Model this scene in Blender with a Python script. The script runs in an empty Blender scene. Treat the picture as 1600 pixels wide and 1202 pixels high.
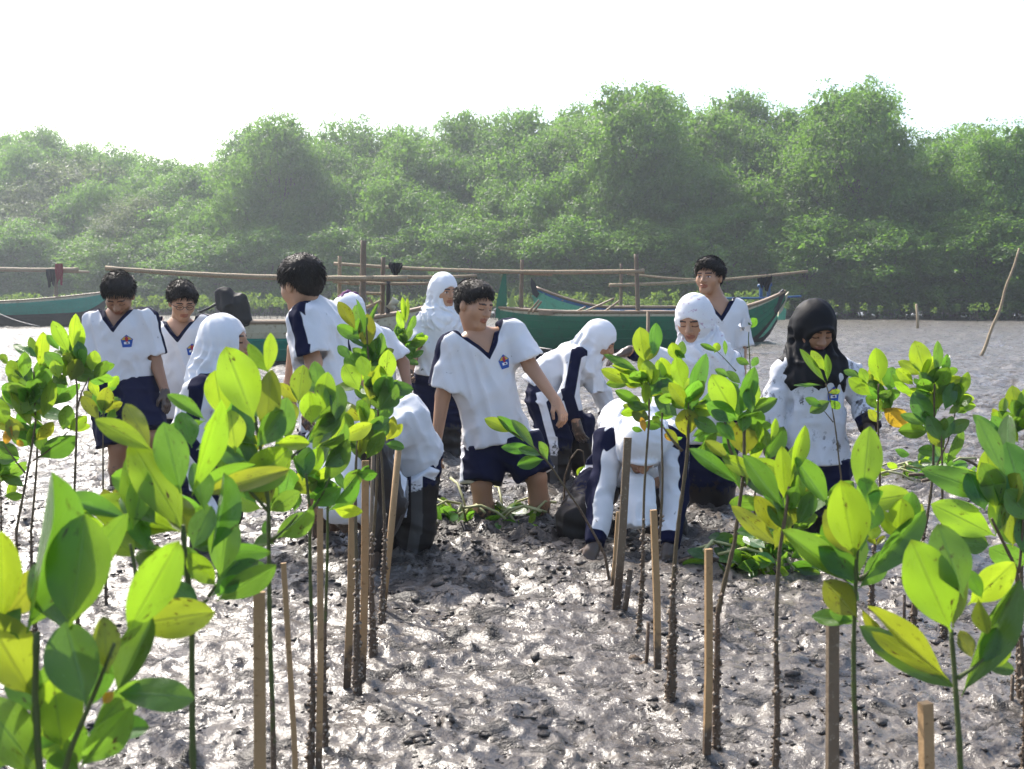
import bpy, math, random, time
import numpy as np
from mathutils import Vector, Matrix
from mathutils.bvhtree import BVHTree

SC = bpy.context.scene
COL = SC.collection
R = math.radians

# ------------------------------------------------------------------ camera
FPX, CX, CY, HOR, CAMZ = 1755.0, 800.0, 601.0, 470.0, 1.2   # focal length in photo pixels, horizon row, eye height
PITCH = math.atan((CY - HOR) / FPX)
cam_d = bpy.data.cameras.new('camera')
cam = bpy.data.objects.new('camera', cam_d)
COL.objects.link(cam)
cam.location = (0, 0, CAMZ)
cam.rotation_euler = (math.pi / 2 - PITCH, 0, 0)
cam_d.sensor_width = 36.0
cam_d.lens = 36.0 * FPX / 1600.0
cam_d.clip_start = 0.05
cam_d.clip_end = 5000
cam_d.dof.use_dof = True
cam_d.dof.focus_distance = 5.6
cam_d.dof.aperture_fstop = 8.0
SC.camera = cam

# ------------------------------------------------------------------ sky, sun, exposure
SUN_AZ, SUN_EL = -36.0, 47.0        # degrees: left of the view direction, above the horizon
world = bpy.data.worlds.new('World')
SC.world = world
world.use_nodes = True
wn = world.node_tree
wn.nodes.clear()
w_out = wn.nodes.new('ShaderNodeOutputWorld')
w_bg = wn.nodes.new('ShaderNodeBackground')
w_sky = wn.nodes.new('ShaderNodeTexSky')
w_sky.sky_type = 'NISHITA'
w_sky.sun_disc = False
w_sky.sun_elevation = R(SUN_EL)
w_sky.sun_rotation = R(SUN_AZ)
w_sky.altitude = 0
w_sky.air_density = 1.0
w_sky.dust_density = 3.0
w_sky.ozone_density = 1.0
w_bg.inputs['Strength'].default_value = 0.15
wn.links.new(w_sky.outputs[0], w_bg.inputs[0])
wn.links.new(w_bg.outputs[0], w_out.inputs[0])

sun_d = bpy.data.lights.new('sun', 'SUN')
sun_d.energy = 3.7
sun_d.angle = R(0.6)
sun_d.color = (1.0, 0.95, 0.86)
sun = bpy.data.objects.new('sun', sun_d)
COL.objects.link(sun)
_sd = Vector((math.sin(R(SUN_AZ)) * math.cos(R(SUN_EL)), math.cos(R(SUN_AZ)) * math.cos(R(SUN_EL)), math.sin(R(SUN_EL))))
sun.rotation_euler = (-_sd).to_track_quat('-Z', 'Y').to_euler()
sun.location = (-20, 30, 40)

vs = SC.view_settings
vs.view_transform = 'Standard'
vs.look = 'None'
vs.gamma = 1.0
vs.use_curve_mapping = False
vs.exposure = 1.22
SC.render.engine = 'CYCLES'
SC.cycles.use_denoising = True
SC.cycles.max_bounces = 5
SC.cycles.diffuse_bounces = 2
SC.cycles.glossy_bounces = 2
SC.cycles.transmission_bounces = 3
SC.cycles.volume_bounces = 0
SC.cycles.sample_clamp_indirect = 6.0

# ------------------------------------------------------------------ helpers
rng = np.random.default_rng(7)
random.seed(7)

def at(px, py, Y):
    """the point at depth Y (metres along the view's ground direction) seen at photo pixel px, py"""
    a, b = (px - CX) / FPX, -(py - CY) / FPX
    c, s = math.cos(PITCH), math.sin(PITCH)
    dy, dz = c + b * s, -s + b * c
    t = Y / dy
    return np.array([a * t, Y, CAMZ + dz * t])

def unit(v):
    v = np.asarray(v, float)
    return v / (np.linalg.norm(v) + 1e-12)

def tag(o, label=None, cat=None, group=None, kind=None):
    if label: o['label'] = label
    if cat: o['category'] = cat
    if group: o['group'] = group
    if kind: o['kind'] = kind
    return o

def empty(name, loc, label=None, cat=None, group=None):
    o = bpy.data.objects.new(name, None)
    o.empty_display_size = 0.1
    o.location = Vector(loc)
    COL.objects.link(o)
    return tag(o, label, cat, group)

def mesh_from(name, V, F, smooth=True, mats=(), midx=None, attrs=None, uv=None):
    """V (n,3); F (m,k) array of equal-length faces or list of faces"""
    me = bpy.data.meshes.new(name)
    V = np.asarray(V, np.float32)
    if isinstance(F, np.ndarray):
        m, k = F.shape
        me.vertices.add(len(V)); me.vertices.foreach_set('co', V.ravel())
        me.loops.add(m * k); me.loops.foreach_set('vertex_index', F.astype(np.int32).ravel())
        me.polygons.add(m)
        me.polygons.foreach_set('loop_start', np.arange(0, m * k, k, dtype=np.int32))
        me.update(calc_edges=True)
    else:
        me.from_pydata([tuple(map(float, v)) for v in V], [], [tuple(int(i) for i in f) for f in F])
    me.polygons.foreach_set('use_smooth', np.full(len(me.polygons), smooth, bool))
    for mt in mats: me.materials.append(mt)
    if midx is not None: me.polygons.foreach_set('material_index', np.asarray(midx, np.int32))
    for an, av in (attrs or {}).items():
        at_ = me.attributes.new(an, 'FLOAT', 'POINT')
        at_.data.foreach_set('value', np.asarray(av, np.float32))
    if uv is not None:
        ul = me.uv_layers.new(name='UVMap')
        li = np.empty(len(me.loops), np.int32); me.loops.foreach_get('vertex_index', li)
        ul.data.foreach_set('uv', np.asarray(uv, np.float32)[li].ravel())
    me.update()
    return me

def obj(name, me, parent=None, M=None):
    o = bpy.data.objects.new(name, me)
    COL.objects.link(o)
    if parent is not None:
        o.parent = parent
        pl = Vector((0, 0, 0))
        p = parent
        while p is not None:
            pl += p.location; p = p.parent
        o.location = -pl if M is None else o.location
        if M is not None:
            o.matrix_basis = Matrix.Translation(-pl) @ M
    elif M is not None:
        o.matrix_basis = M
    return o

class MB:
    """collects simple solids into one mesh"""
    def __init__(self): self.v, self.f, self.m = [], [], []
    def add(self, V, F, mi=0):
        n = len(self.v); self.v += [tuple(map(float, p)) for p in V]
        self.f += [tuple(int(i) + n for i in f) for f in F]; self.m += [mi] * len(F); return self
    def tube(self, pts, rad, n=8, mi=0, cap=True, flat=None):
        pts = [np.asarray(p, float) for p in pts]
        rad = [rad] * len(pts) if np.isscalar(rad) else rad
        up = np.array([0.31, 0.17, 0.93]); V = []
        for i, p in enumerate(pts):
            t = unit(pts[min(i + 1, len(pts) - 1)] - pts[max(i - 1, 0)])
            s = np.cross(t, up if abs(t @ up) < 0.95 else np.array([1.0, 0, 0])); s = unit(s); w = np.cross(t, s)
            for k in range(n):
                a = 2 * math.pi * (k + 0.5) / n
                V.append(p + rad[i] * (math.cos(a) * s + math.sin(a) * w))
        F = []
        for i in range(len(pts) - 1):
            for k in range(n):
                F.append((i * n + k, i * n + (k + 1) % n, (i + 1) * n + (k + 1) % n, (i + 1) * n + k))
        if cap:
            F.append(tuple(range(n - 1, -1, -1))); F.append(tuple(range((len(pts) - 1) * n, len(pts) * n)))
        return self.add(V, F, mi)
    def bar(self, a, b, wdir, w, t, mi=0, w2=None):
        """rectangular bar from a to b; wdir: direction of its width w; t thickness"""
        a, b = np.asarray(a, float), np.asarray(b, float)
        u = unit(b - a); s = unit(np.asarray(wdir, float) - (np.asarray(wdir, float) @ u) * u); q = np.cross(u, s)
        w2 = w if w2 is None else w2
        V = []
        for p, ww in ((a, w), (b, w2)):
            for sx, sq in ((-1, -1), (1, -1), (1, 1), (-1, 1)):
                V.append(p + s * sx * ww / 2 + q * sq * t / 2)
        return self.add(V, [(3, 2, 1, 0), (4, 5, 6, 7), (1, 5, 4, 0), (2, 6, 5, 1), (3, 7, 6, 2), (0, 4, 7, 3)], mi)
    def mesh(self, name, mats, smooth=True):
        return mesh_from(name, np.array(self.v), self.f, smooth, mats, self.m)
    def build(self, name, mats, parent=None, smooth=True):
        return obj(name, self.mesh(name, mats if isinstance(mats, (list, tuple)) else [mats], smooth), parent)

# ---- value noise
_T3 = rng.random((64, 64, 64)).astype(np.float32) * 2 - 1
def vn3(x, y, z):
    x, y, z = (np.asarray(q, np.float32) for q in (x, y, z))
    xi, yi, zi = np.floor(x), np.floor(y), np.floor(z)
    fx, fy, fz = x - xi, y - yi, z - zi
    fx, fy, fz = fx * fx * (3 - 2 * fx), fy * fy * (3 - 2 * fy), fz * fz * (3 - 2 * fz)
    a, b, c = xi.astype(int) & 63, yi.astype(int) & 63, zi.astype(int) & 63
    a1, b1, c1 = (a + 1) & 63, (b + 1) & 63, (c + 1) & 63
    L = lambda p, q, f: p + (q - p) * f
    return L(L(L(_T3[a, b, c], _T3[a1, b, c], fx), L(_T3[a, b1, c], _T3[a1, b1, c], fx), fy),
             L(L(_T3[a, b, c1], _T3[a1, b, c1], fx), L(_T3[a, b1, c1], _T3[a1, b1, c1], fx), fy), fz)

# ---- node materials
class NT:
    def __init__(self, name):
        self.m = bpy.data.materials.new(name); self.m.use_nodes = True
        self.t = self.m.node_tree; self.t.nodes.clear()
        self.out = self.t.nodes.new('ShaderNodeOutputMaterial')
    def n(self, kind, **kw):
        nd = self.t.nodes.new('ShaderNode' + kind)
        for k, v in kw.items():
            if k.startswith('_'): nd.inputs[k[1:].replace('_', ' ')].default_value = v
            else: setattr(nd, k, v)
        return nd
    def l(self, a, b): self.t.links.new(a, b)
    def noise(self, scale, detail=3, rough=0.55, vec=None, dist=0.0):
        nd = self.n('TexNoise'); nd.inputs['Scale'].default_value = scale; nd.inputs['Detail'].default_value = detail
        nd.inputs['Roughness'].default_value = rough; nd.inputs['Distortion'].default_value = dist
        if vec is not None: self.l(vec, nd.inputs['Vector'])
        return nd.outputs['Fac']
    def ramp(self, fac, stops, interp='LINEAR'):
        nd = self.n('ValToRGB'); nd.color_ramp.interpolation = interp
        el = nd.color_ramp.elements
        while len(el) < len(stops): el.new(0.5)
        for e, (p, c) in zip(el, stops):
            e.position = p; e.color = (*c, 1) if len(c) == 3 else c
        self.l(fac, nd.inputs[0]); return nd.outputs[0]
    def mix(self, fac, a, b, blend='MIX'):
        nd = self.n('Mix', data_type='RGBA', blend_type=blend)
        for sock, v in ((nd.inputs[0], fac), (nd.inputs[6], a), (nd.inputs[7], b)):
            if isinstance(v, (int, float)): sock.default_value = v
            elif isinstance(v, tuple): sock.default_value = (*v, 1) if len(v) == 3 else v
            else: self.l(v, sock)
        return nd.outputs[2]
    def math(self, op, a, b=None, c=None, clamp=False):
        nd = self.n('Math', operation=op, use_clamp=clamp)
        for i, v in enumerate((a, b, c)):
            if v is None: continue
            if isinstance(v, (int, float)): nd.inputs[i].default_value = v
            else: self.l(v, nd.inputs[i])
        return nd.outputs[0]
    def maprange(self, v, a, b, c=0.0, d=1.0):
        nd = self.n('MapRange'); self.l(v, nd.inputs[0])
        for i, q in enumerate((a, b, c, d)): nd.inputs[i + 1].default_value = q
        return nd.outputs[0]
    def attr(self, name): return self.n('Attribute', attribute_name=name).outputs['Fac']
    def objco(self): return self.n('TexCoord').outputs['Object']
    def gen(self): return self.n('TexCoord').outputs['Generated']
    def uv(self): return self.n('TexCoord').outputs['UV']
    def rnd(self): return self.n('ObjectInfo').outputs['Random']
    def bump(self, h, strength=0.3, dist=0.01):
        nd = self.n('Bump'); nd.inputs['Strength'].default_value = strength; nd.inputs['Distance'].default_value = dist
        self.l(h, nd.inputs['Height']); return nd.outputs[0]
    def bsdf(self, color=None, rough=0.6, spec=0.5, normal=None, **kw):
        nd = self.n('BsdfPrincipled')
        for k, v in (('Base Color', color), ('Roughness', rough), ('Specular IOR Level', spec)):
            if v is None: continue
            if isinstance(v, (int, float)): nd.inputs[k].default_value = v
            elif isinstance(v, tuple): nd.inputs[k].default_value = (*v, 1)
            else: self.l(v, nd.inputs[k])
        if normal is not None: self.l(normal, nd.inputs['Normal'])
        for k, v in kw.items(): nd.inputs[k.replace('_', ' ')].default_value = v
        return nd
    def done(self, sh):
        self.l(sh.outputs[0] if hasattr(sh, 'outputs') else sh, self.out.inputs['Surface']); return self.m

def simple(name, color, rough=0.6, spec=0.4, var=0.25, scale=8.0, bump=0.15, bdist=0.004, dark=None):
    t = NT(name)
    co = t.objco()
    n1 = t.noise(scale, 4, 0.6, co); n2 = t.noise(scale * 6, 3, 0.6, co)
    d = dark or tuple(c * (1 - var) for c in color)
    c = t.mix(n1, d, tuple(min(1, q * (1 + var * 0.6)) for q in color))
    c = t.mix(t.math('MULTIPLY', n2, 0.35), c, d)
    return t.done(t.bsdf(c, rough, spec, t.bump(n2, bump, bdist)))

# ------------------------------------------------------------------ materials
def mud_mat():
    t = NT('wet_mud')
    geo = t.n('NewGeometry'); pos = geo.outputs['Position']
    wet_shade = t.attr('low')
    n1 = t.noise(2.2, 5, 0.6, pos); n2 = t.noise(22, 5, 0.62, pos); n3 = t.noise(95, 4, 0.6, pos); n4 = t.noise(7.5, 5, 0.62, pos)
    wv = t.n('TexVoronoi', feature='SMOOTH_F1'); wv.inputs['Scale'].default_value = 17; wv.inputs['Smoothness'].default_value = 0.35
    dn = t.n('TexNoise'); dn.inputs['Scale'].default_value = 9; dn.inputs['Detail'].default_value = 3; t.l(pos, dn.inputs['Vector'])
    vm = t.n('VectorMath', operation='MULTIPLY_ADD'); t.l(dn.outputs['Color'], vm.inputs[0]); vm.inputs[1].default_value = (0.22, 0.22, 0.22); t.l(pos, vm.inputs[2]); t.l(vm.outputs[0], wv.inputs['Vector'])
    vor = t.maprange(wv.outputs['Distance'], 0.0, 0.6, 1.0, 0.0)
    c = t.mix(n1, (0.074, 0.062, 0.052), (0.128, 0.110, 0.095))
    c = t.mix(t.maprange(n2, 0.56, 0.66), c, (0.030, 0.022, 0.017))
    c = t.mix(t.math('MULTIPLY', wet_shade, 0.5), c, (0.028, 0.023, 0.02))  # low spots darkened: wetness, plus the shade inside holes put into colour
    r = t.math('ADD', t.maprange(n4, 0.35, 0.68, 0.20, 0.46), t.math('MULTIPLY', wet_shade, -0.12), clamp=True)
    patch = t.maprange(n1, 0.40, 0.62, 0.25, 1.0)
    mp = t.n('Mapping'); mp.inputs['Scale'].default_value = (1.0, 1.25, 1.0); t.l(pos, mp.inputs[0])
    dk = t.math('ADD', t.noise(5.5, 7, 0.66, mp.outputs[0], 0.25), t.math('MULTIPLY', t.attr('churn'), 0.11))
    dm = t.maprange(dk, 0.565, 0.625)
    c = t.mix(t.math('MULTIPLY', dm, 0.85), c, (0.026, 0.020, 0.016))
    r = t.math('ADD', r, t.math('MULTIPLY', dm, 0.22), clamp=True)
    h = t.math('ADD', t.math('MULTIPLY', n2, 0.75), t.math('ADD', t.math('MULTIPLY', n3, 0.20), t.math('MULTIPLY', n4, 1.2)))
    h = t.math('ADD', t.math('MULTIPLY', h, t.maprange(dm, 0, 1, 0.62, 1.1)), t.math('MULTIPLY', t.math('MULTIPLY', vor, patch), 0.4))
    h = t.math('ADD', h, t.math('ADD', t.math('MULTIPLY', dm, 0.6), t.math('MULTIPLY', t.noise(3.2, 2, 0.5, mp.outputs[0]), 2.2)))
    b = t.bump(h, 0.85, 0.024)
    return t.done(t.bsdf(c, r, 0.52, b))

def leaf_mat(name, front, trans, mixf=0.5, spots=0.5, rough=0.32):
    t = NT(name)
    uv = t.uv(); sep = t.n('SeparateXYZ'); t.l(uv, sep.inputs[0]); u, v = sep.outputs[0], sep.outputs[1]
    rnd = t.rnd()
    off = t.n('CombineXYZ'); t.l(t.math('MULTIPLY', rnd, 37.0), off.inputs[2]); t.l(t.math('MULTIPLY', rnd, 11.0), off.inputs[0])
    va = t.n('VectorMath', operation='ADD'); t.l(uv, va.inputs[0]); t.l(off.outputs[0], va.inputs[1]); vec = va.outputs[0]
    big = t.noise(2.2, 3, 0.5, vec); sp = t.noise(9.0, 4, 0.65, vec); sp2 = t.noise(3.0, 3, 0.5, vec)
    av = t.math('ABSOLUTE', t.math('SUBTRACT', v, 0.5))
    rib = t.maprange(av, 0.016, 0.034, 1.0, 0.0)
    # side veins: slanted pattern
    ph = t.math('SUBTRACT', t.math('MULTIPLY', u, 30.0), t.math('MULTIPLY', av, 34.0))
    vein = t.maprange(t.math('SINE', t.math('MULTIPLY', ph, 3.1416)), 0.80, 1.0, 0.0, 1.0)
    spot = t.math('MULTIPLY', t.maprange(sp, 0.585, 0.63), t.maprange(sp2, 0.44 + 0.14 * (1 - spots), 0.56 + 0.14 * (1 - spots)))
    tipb = t.math('MULTIPLY', t.maprange(u, 0.90, 1.0), t.maprange(t.math('FRACT', t.math('MULTIPLY', rnd, 7.3)), 0.6, 0.62))
    spot = t.math('MAXIMUM', spot, t.math('MULTIPLY', tipb, sp))
    def cols(base, ribc):
        dk = tuple(q * 0.72 for q in base)
        c = t.mix(big, dk, tuple(min(1, q * 1.22) for q in base))
        hsv = t.n('HueSaturation'); t.l(c, hsv.inputs['Color'])
        t.l(t.maprange(rnd, 0, 1, 0.485, 0.515), hsv.inputs['Hue']); t.l(t.maprange(t.math('FRACT', t.math('MULTIPLY', rnd, 5.7)), 0, 1, 0.75, 1.25), hsv.inputs['Value'])
        c = t.mix(t.math('MULTIPLY', vein, 0.16), hsv.outputs[0], ribc)
        c = t.mix(t.math('MULTIPLY', rib, 0.6), c, ribc)
        return t.mix(spot, c, (0.05, 0.022, 0.008))
    cf = cols(front, tuple(min(1, q * 1.6 + 0.03) for q in front))
    ct = cols(trans, tuple(q * 0.45 for q in trans))
    hh = t.math('ADD', t.math('MULTIPLY', vein, 0.25), t.math('ADD', rib, t.math('MULTIPLY', big, 1.2)))
    bp = t.bump(hh, 0.35, 0.002)
    p = t.bsdf(cf, t.maprange(big, 0.3, 0.7, rough - .08, rough + .1), 0.6, bp)
    tr = t.n('BsdfTranslucent'); t.l(ct, tr.inputs[0]); t.l(bp, tr.inputs['Normal'])
    mx = t.n('MixShader'); mx.inputs[0].default_value = mixf
    t.l(p.outputs[0], mx.inputs[1]); t.l(tr.outputs[0], mx.inputs[2])
    return t.done(mx)

def foliage_mat(name, c1, c2, tr, mixf=0.42):
    t = NT(name)
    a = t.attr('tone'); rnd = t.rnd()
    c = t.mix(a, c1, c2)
    hsv = t.n('HueSaturation'); t.l(c, hsv.inputs['Color']); t.l(t.maprange(rnd, 0, 1, 0.478, 0.515), hsv.inputs['Hue']); t.l(t.maprange(t.math('FRACT', t.math('MULTIPLY', rnd, 9.1)), 0, 1, 0.75, 1.25), hsv.inputs['Value'])
    p = t.bsdf(hsv.outputs[0], 0.5, 0.35)
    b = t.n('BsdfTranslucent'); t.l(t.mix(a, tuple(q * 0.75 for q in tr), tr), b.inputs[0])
    mx = t.n('MixShader'); mx.inputs[0].default_value = mixf
    t.l(p.outputs[0], mx.inputs[1]); t.l(b.outputs[0], mx.inputs[2])
    return t.done(mx)

def cloth_mat(name, base, alt, rough=0.85, mudcol=(0.045, 0.036, 0.03), stain=0.0, thin=0.0, pattern=None):
    """base fabric, second colour where attribute stripe > 0, mud where attribute mud is high"""
    t = NT(name)
    co = t.objco()
    s = t.maprange(t.attr('stripe'), -0.0015, 0.0015)
    n1 = t.noise(7, 4, 0.6, co); n2 = t.noise(38, 5, 0.65, co); n3 = t.noise(260, 2, 0.5, co)
    c = t.mix(s, t.mix(t.math('MULTIPLY', n1, 0.12), base, tuple(q * 0.72 for q in base)), alt)
    if pattern is not None:
        pn = t.noise(45, 2, 0.5, co); pm = t.noise(14, 1, 0.5, co)
        c = t.mix(t.math('MULTIPLY', t.math('MULTIPLY', t.maprange(pn, 0.60, 0.66), t.maprange(pm, 0.5, 0.56)), 0.6), c, pattern)
    m = t.attr('mud')
    mm = t.math('ADD', m, t.math('ADD', t.math('MULTIPLY', t.math('SUBTRACT', n2, 0.5), 0.9), t.math('MULTIPLY', t.math('SUBTRACT', n1, 0.5), 0.9)))
    msk = t.maprange(mm, 0.50, 0.60)
    sp = t.noise(24, 3, 0.7, co)
    spm = t.math('MULTIPLY', t.maprange(sp, 0.70 - 0.14 * stain, 0.73 - 0.14 * stain), t.maprange(n1, 0.46, 0.60))
    msk = t.math('MAXIMUM', msk, spm)
    c = t.mix(t.math('MULTIPLY', msk, 0.93), c, mudcol)
    r = t.mix(msk, (rough,) * 3, (0.38,) * 3)
    mp = t.n('Mapping'); mp.inputs['Scale'].default_value = (1.0, 1.0, 0.42); mp.inputs['Rotation'].default_value = (0.15, 0.25, 0.3); t.l(co, mp.inputs[0])
    rd = t.n('TexNoise', noise_type='RIDGED_MULTIFRACTAL'); rd.inputs['Scale'].default_value = 5.0; rd.inputs['Detail'].default_value = 1.0; rd.inputs['Roughness'].default_value = 0.45; rd.inputs['Distortion'].default_value = 0.5; t.l(mp.outputs[0], rd.inputs['Vector'])
    wr = t.noise(16, 3, 0.5, co, 0.6)
    b = t.bump(t.math('ADD', t.math('ADD', t.math('MULTIPLY', rd.outputs['Fac'], 0.5), t.math('MULTIPLY', wr, 0.12)), t.math('MULTIPLY', n3, 0.02)), 0.75, 0.032)
    p = t.bsdf(c, None, 0.12, b); t.l(r, p.inputs['Roughness'])
    if thin <= 0: return t.done(p)
    tr = t.n('BsdfTranslucent'); t.l(c, tr.inputs[0])
    mx = t.n('MixShader'); mx.inputs[0].default_value = thin
    t.l(p.outputs[0], mx.inputs[1]); t.l(tr.outputs[0], mx.inputs[2])
    return t.done(mx)

def skin_mat(name, base):
    t = NT(name)
    co = t.objco()
    n1 = t.noise(9, 3, 0.5, co); n2 = t.noise(55, 4, 0.6, co); n3 = t.noise(300, 2, 0.5, co)
    c = t.mix(n1, tuple(q * 0.82 for q in base), tuple(q * 1.12 for q in base))
    f = t.attr('feat')                     # 1 lips, 2 brows and lashes
    c = t.mix(t.maprange(f, 0.2, 0.9), c, (base[0] * 0.72, base[1] * 0.48, base[2] * 0.46))
    c = t.mix(t.maprange(f, 1.2, 1.8), c, (0.018, 0.012, 0.010))
    c = t.mix(t.maprange(t.math('MULTIPLY', f, -1.0), 0.4, 0.8), c, (0.62, 0.58, 0.55))
    m = t.math('ADD', t.attr('mud'), t.math('MULTIPLY', t.math('SUBTRACT', n2, 0.5), 1.1))
    msk = t.maprange(m, 0.45, 0.62)
    c = t.mix(t.math('MULTIPLY', msk, 0.9), c, (0.05, 0.04, 0.034))
    r = t.mix(msk, (0.48,) * 3, (0.3,) * 3)
    p = t.bsdf(c, None, 0.45, t.bump(t.math('ADD', t.math('MULTIPLY', n3, 0.3), t.math('MULTIPLY', n2, t.math('MULTIPLY', msk, 2.0))), 0.25, 0.003))
    t.l(r, p.inputs['Roughness'])
    p.inputs['Subsurface Weight'].default_value = 0.0
    return t.done(p)

def hair_mat():
    t = NT('black_hair')
    co = t.objco()
    n = t.noise(120, 3, 0.6, co)
    c = t.mix(n, (0.010, 0.008, 0.007), (0.030, 0.022, 0.017))
    return t.done(t.bsdf(c, 0.55, 0.25, t.bump(n, 0.5, 0.004)))

def bark_mat(name, c1, c2, c3, scale=30, lev=0.62, zmud=None):
    t = NT(name)
    geo = t.n('NewGeometry'); pos = geo.outputs['Position']
    n1 = t.noise(scale, 5, 0.65, pos); n2 = t.noise(scale * 5, 3, 0.6, pos)
    c = t.mix(n1, c1, c2)
    c = t.mix(t.maprange(n2, lev, lev + 0.06), c, c3)
    if zmud is not None:
        sep = t.n('SeparateXYZ'); t.l(pos, sep.inputs[0])
        zz = t.math('SUBTRACT', zmud, sep.outputs[2])
        m = t.maprange(t.math('ADD', zz, t.math('MULTIPLY', t.math('SUBTRACT', n1, 0.5), 0.5)), -0.03, 0.06)
        mc = t.mix(t.maprange(n2, 0.60, 0.66), (0.10, 0.068, 0.045), (0.28, 0.23, 0.18))
        c = t.mix(m, c, mc)
    return t.done(t.bsdf(c, 0.7, 0.3, t.bump(t.math('ADD', n1, t.math('MULTIPLY', n2, 0.5)), 0.5, 0.006)))

def clod_mat():
    t = NT('mud_clod')
    geo = t.n('NewGeometry'); pos = geo.outputs['Position']
    n = t.noise(40, 4, 0.6, pos); n2 = t.noise(160, 3, 0.6, pos)
    return t.done(t.bsdf(t.mix(n, (0.022, 0.016, 0.012), (0.060, 0.047, 0.038)), t.maprange(n, 0.35, 0.65, 0.30, 0.60), 0.45, t.bump(n2, 0.6, 0.006)))
M = {}
M['clod'] = clod_mat()
M['mud'] = mud_mat()
M['leaf_y'] = leaf_mat('young_leaf', (0.085, 0.19, 0.020), (0.33, 0.50, 0.022), 0.54, 0.5)
M['leaf_g'] = leaf_mat('mature_leaf', (0.052, 0.14, 0.020), (0.17, 0.36, 0.025), 0.44, 0.5, 0.30)
M['leaf_d'] = leaf_mat('dark_leaf', (0.042, 0.118, 0.024), (0.17, 0.34, 0.03), 0.43, 0.35, 0.25)
M['leaf_o'] = leaf_mat('olive_leaf', (0.10, 0.145, 0.02), (0.30, 0.36, 0.02), 0.48, 0.9, 0.36)
M['leaf_dead'] = leaf_mat('yellow_dying_leaf', (0.48, 0.26, 0.03), (0.75, 0.42, 0.03), 0.5, 0.8, 0.45)
M['foliage'] = foliage_mat('mangrove_foliage', (0.030, 0.082, 0.016), (0.082, 0.172, 0.026), (0.22, 0.43, 0.045), 0.47)
M['foliage_pale'] = foliage_mat('pale_mangrove_foliage', (0.045, 0.075, 0.028), (0.115, 0.16, 0.06), (0.24, 0.32, 0.10))
M['sapling_far'] = foliage_mat('planted_sapling_foliage', (0.05, 0.11, 0.02), (0.11, 0.20, 0.03), (0.22, 0.34, 0.04), 0.45)
M['trunk'] = bark_mat('mangrove_bark', (0.05, 0.040, 0.032), (0.12, 0.10, 0.085), (0.20, 0.18, 0.16), 6)
M['stem_green'] = bark_mat('green_stem', (0.060, 0.085, 0.022), (0.095, 0.115, 0.035), (0.11, 0.09, 0.05), 40, 0.62, 0.42)
M['stem_brown'] = bark_mat('brown_stem', (0.085, 0.062, 0.034), (0.13, 0.10, 0.055), (0.28, 0.24, 0.19), 40, 0.64, 0.40)
M['stake'] = bark_mat('bamboo_slat', (0.30, 0.185, 0.088), (0.42, 0.275, 0.145), (0.22, 0.13, 0.06), 16, 0.62, 0.10)
M['stake_dark'] = bark_mat('weathered_wood', (0.12, 0.085, 0.055), (0.21, 0.16, 0.11), (0.30, 0.25, 0.19), 18, 0.62, 0.20)
M['bamboo'] = bark_mat('bamboo_pole', (0.25, 0.185, 0.11), (0.37, 0.285, 0.18), (0.15, 0.11, 0.07), 9, 0.56)
M['skin'] = skin_mat('brown_skin', (0.40, 0.215, 0.125))
M['skin2'] = skin_mat('dark_brown_skin', (0.31, 0.16, 0.09))
M['hair'] = hair_mat()
NAVY = (0.007, 0.009, 0.034)
M['shirt'] = cloth_mat('white_shirt_cloth', (0.73, 0.73, 0.75), NAVY, 0.88, stain=0.15, thin=0.14)
M['shirt_muddy'] = cloth_mat('muddy_white_shirt_cloth', (0.68, 0.68, 0.71), NAVY, 0.88, stain=1.1, thin=0.12)
M['hijab'] = cloth_mat('white_headscarf_cloth', (0.80, 0.81, 0.84), NAVY, 0.85, stain=-0.6, thin=0.16)
M['hijab_print'] = cloth_mat('printed_white_headscarf_cloth', (0.80, 0.80, 0.83), NAVY, 0.85, stain=-0.6, thin=0.16, pattern=(0.45, 0.22, 0.36))
M['hijab_black'] = cloth_mat('black_headscarf_cloth', (0.010, 0.010, 0.012), (0.01, 0.01, 0.012), 0.6, stain=-2)
M['bonnet'] = cloth_mat('purple_cloth', (0.10, 0.03, 0.10), (0.3, 0.1, 0.2), 0.8, stain=-1, pattern=(0.3, 0.05, 0.1))
M['trousers'] = cloth_mat('navy_track_cloth', NAVY, (0.74, 0.75, 0.79), 0.75, mudcol=(0.030, 0.025, 0.022), stain=-0.5)
M['black_cloth'] = cloth_mat('black_cloth', (0.014, 0.014, 0.017), (0.014, 0.014, 0.017), 0.6, stain=-2)
M['red_cloth'] = cloth_mat('dark_red_cloth', (0.20, 0.02, 0.03), (0.2, 0.02, 0.03), 0.8, stain=-2)
M['black_plastic'] = simple('black_plastic', (0.012, 0.012, 0.012), 0.35, 0.5, 0.2, 40, 0.05)
def paint_mat(name, c, dirt=(0.12, 0.09, 0.06), lev=0.58, rough=0.45):
    t = NT(name); co = t.objco()
    n1 = t.noise(2.5, 5, 0.65, co); n2 = t.noise(14, 4, 0.65, co)
    st = t.n('Mapping'); st.inputs['Scale'].default_value = (9, 9, 0.8); t.l(co, st.inputs[0])
    n3 = t.noise(1.6, 4, 0.6, st.outputs[0])
    k = t.mix(n1, tuple(q * 0.75 for q in c), tuple(min(1, q * 1.15) for q in c))
    k = t.mix(t.math('MULTIPLY', t.maprange(n2, lev, lev + 0.1), 0.7), k, dirt)
    k = t.mix(t.math('MULTIPLY', t.maprange(n3, 0.55, 0.75), 0.45), k, dirt)
    return t.done(t.bsdf(k, rough, 0.4, t.bump(n2, 0.2, 0.01)))
M['boat_green'] = paint_mat('green_boat_paint', (0.010, 0.135, 0.070), (0.03, 0.06, 0.045), 0.58)
M['boat_teal'] = paint_mat('teal_boat_paint', (0.012, 0.23, 0.165), (0.03, 0.10, 0.08))
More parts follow.
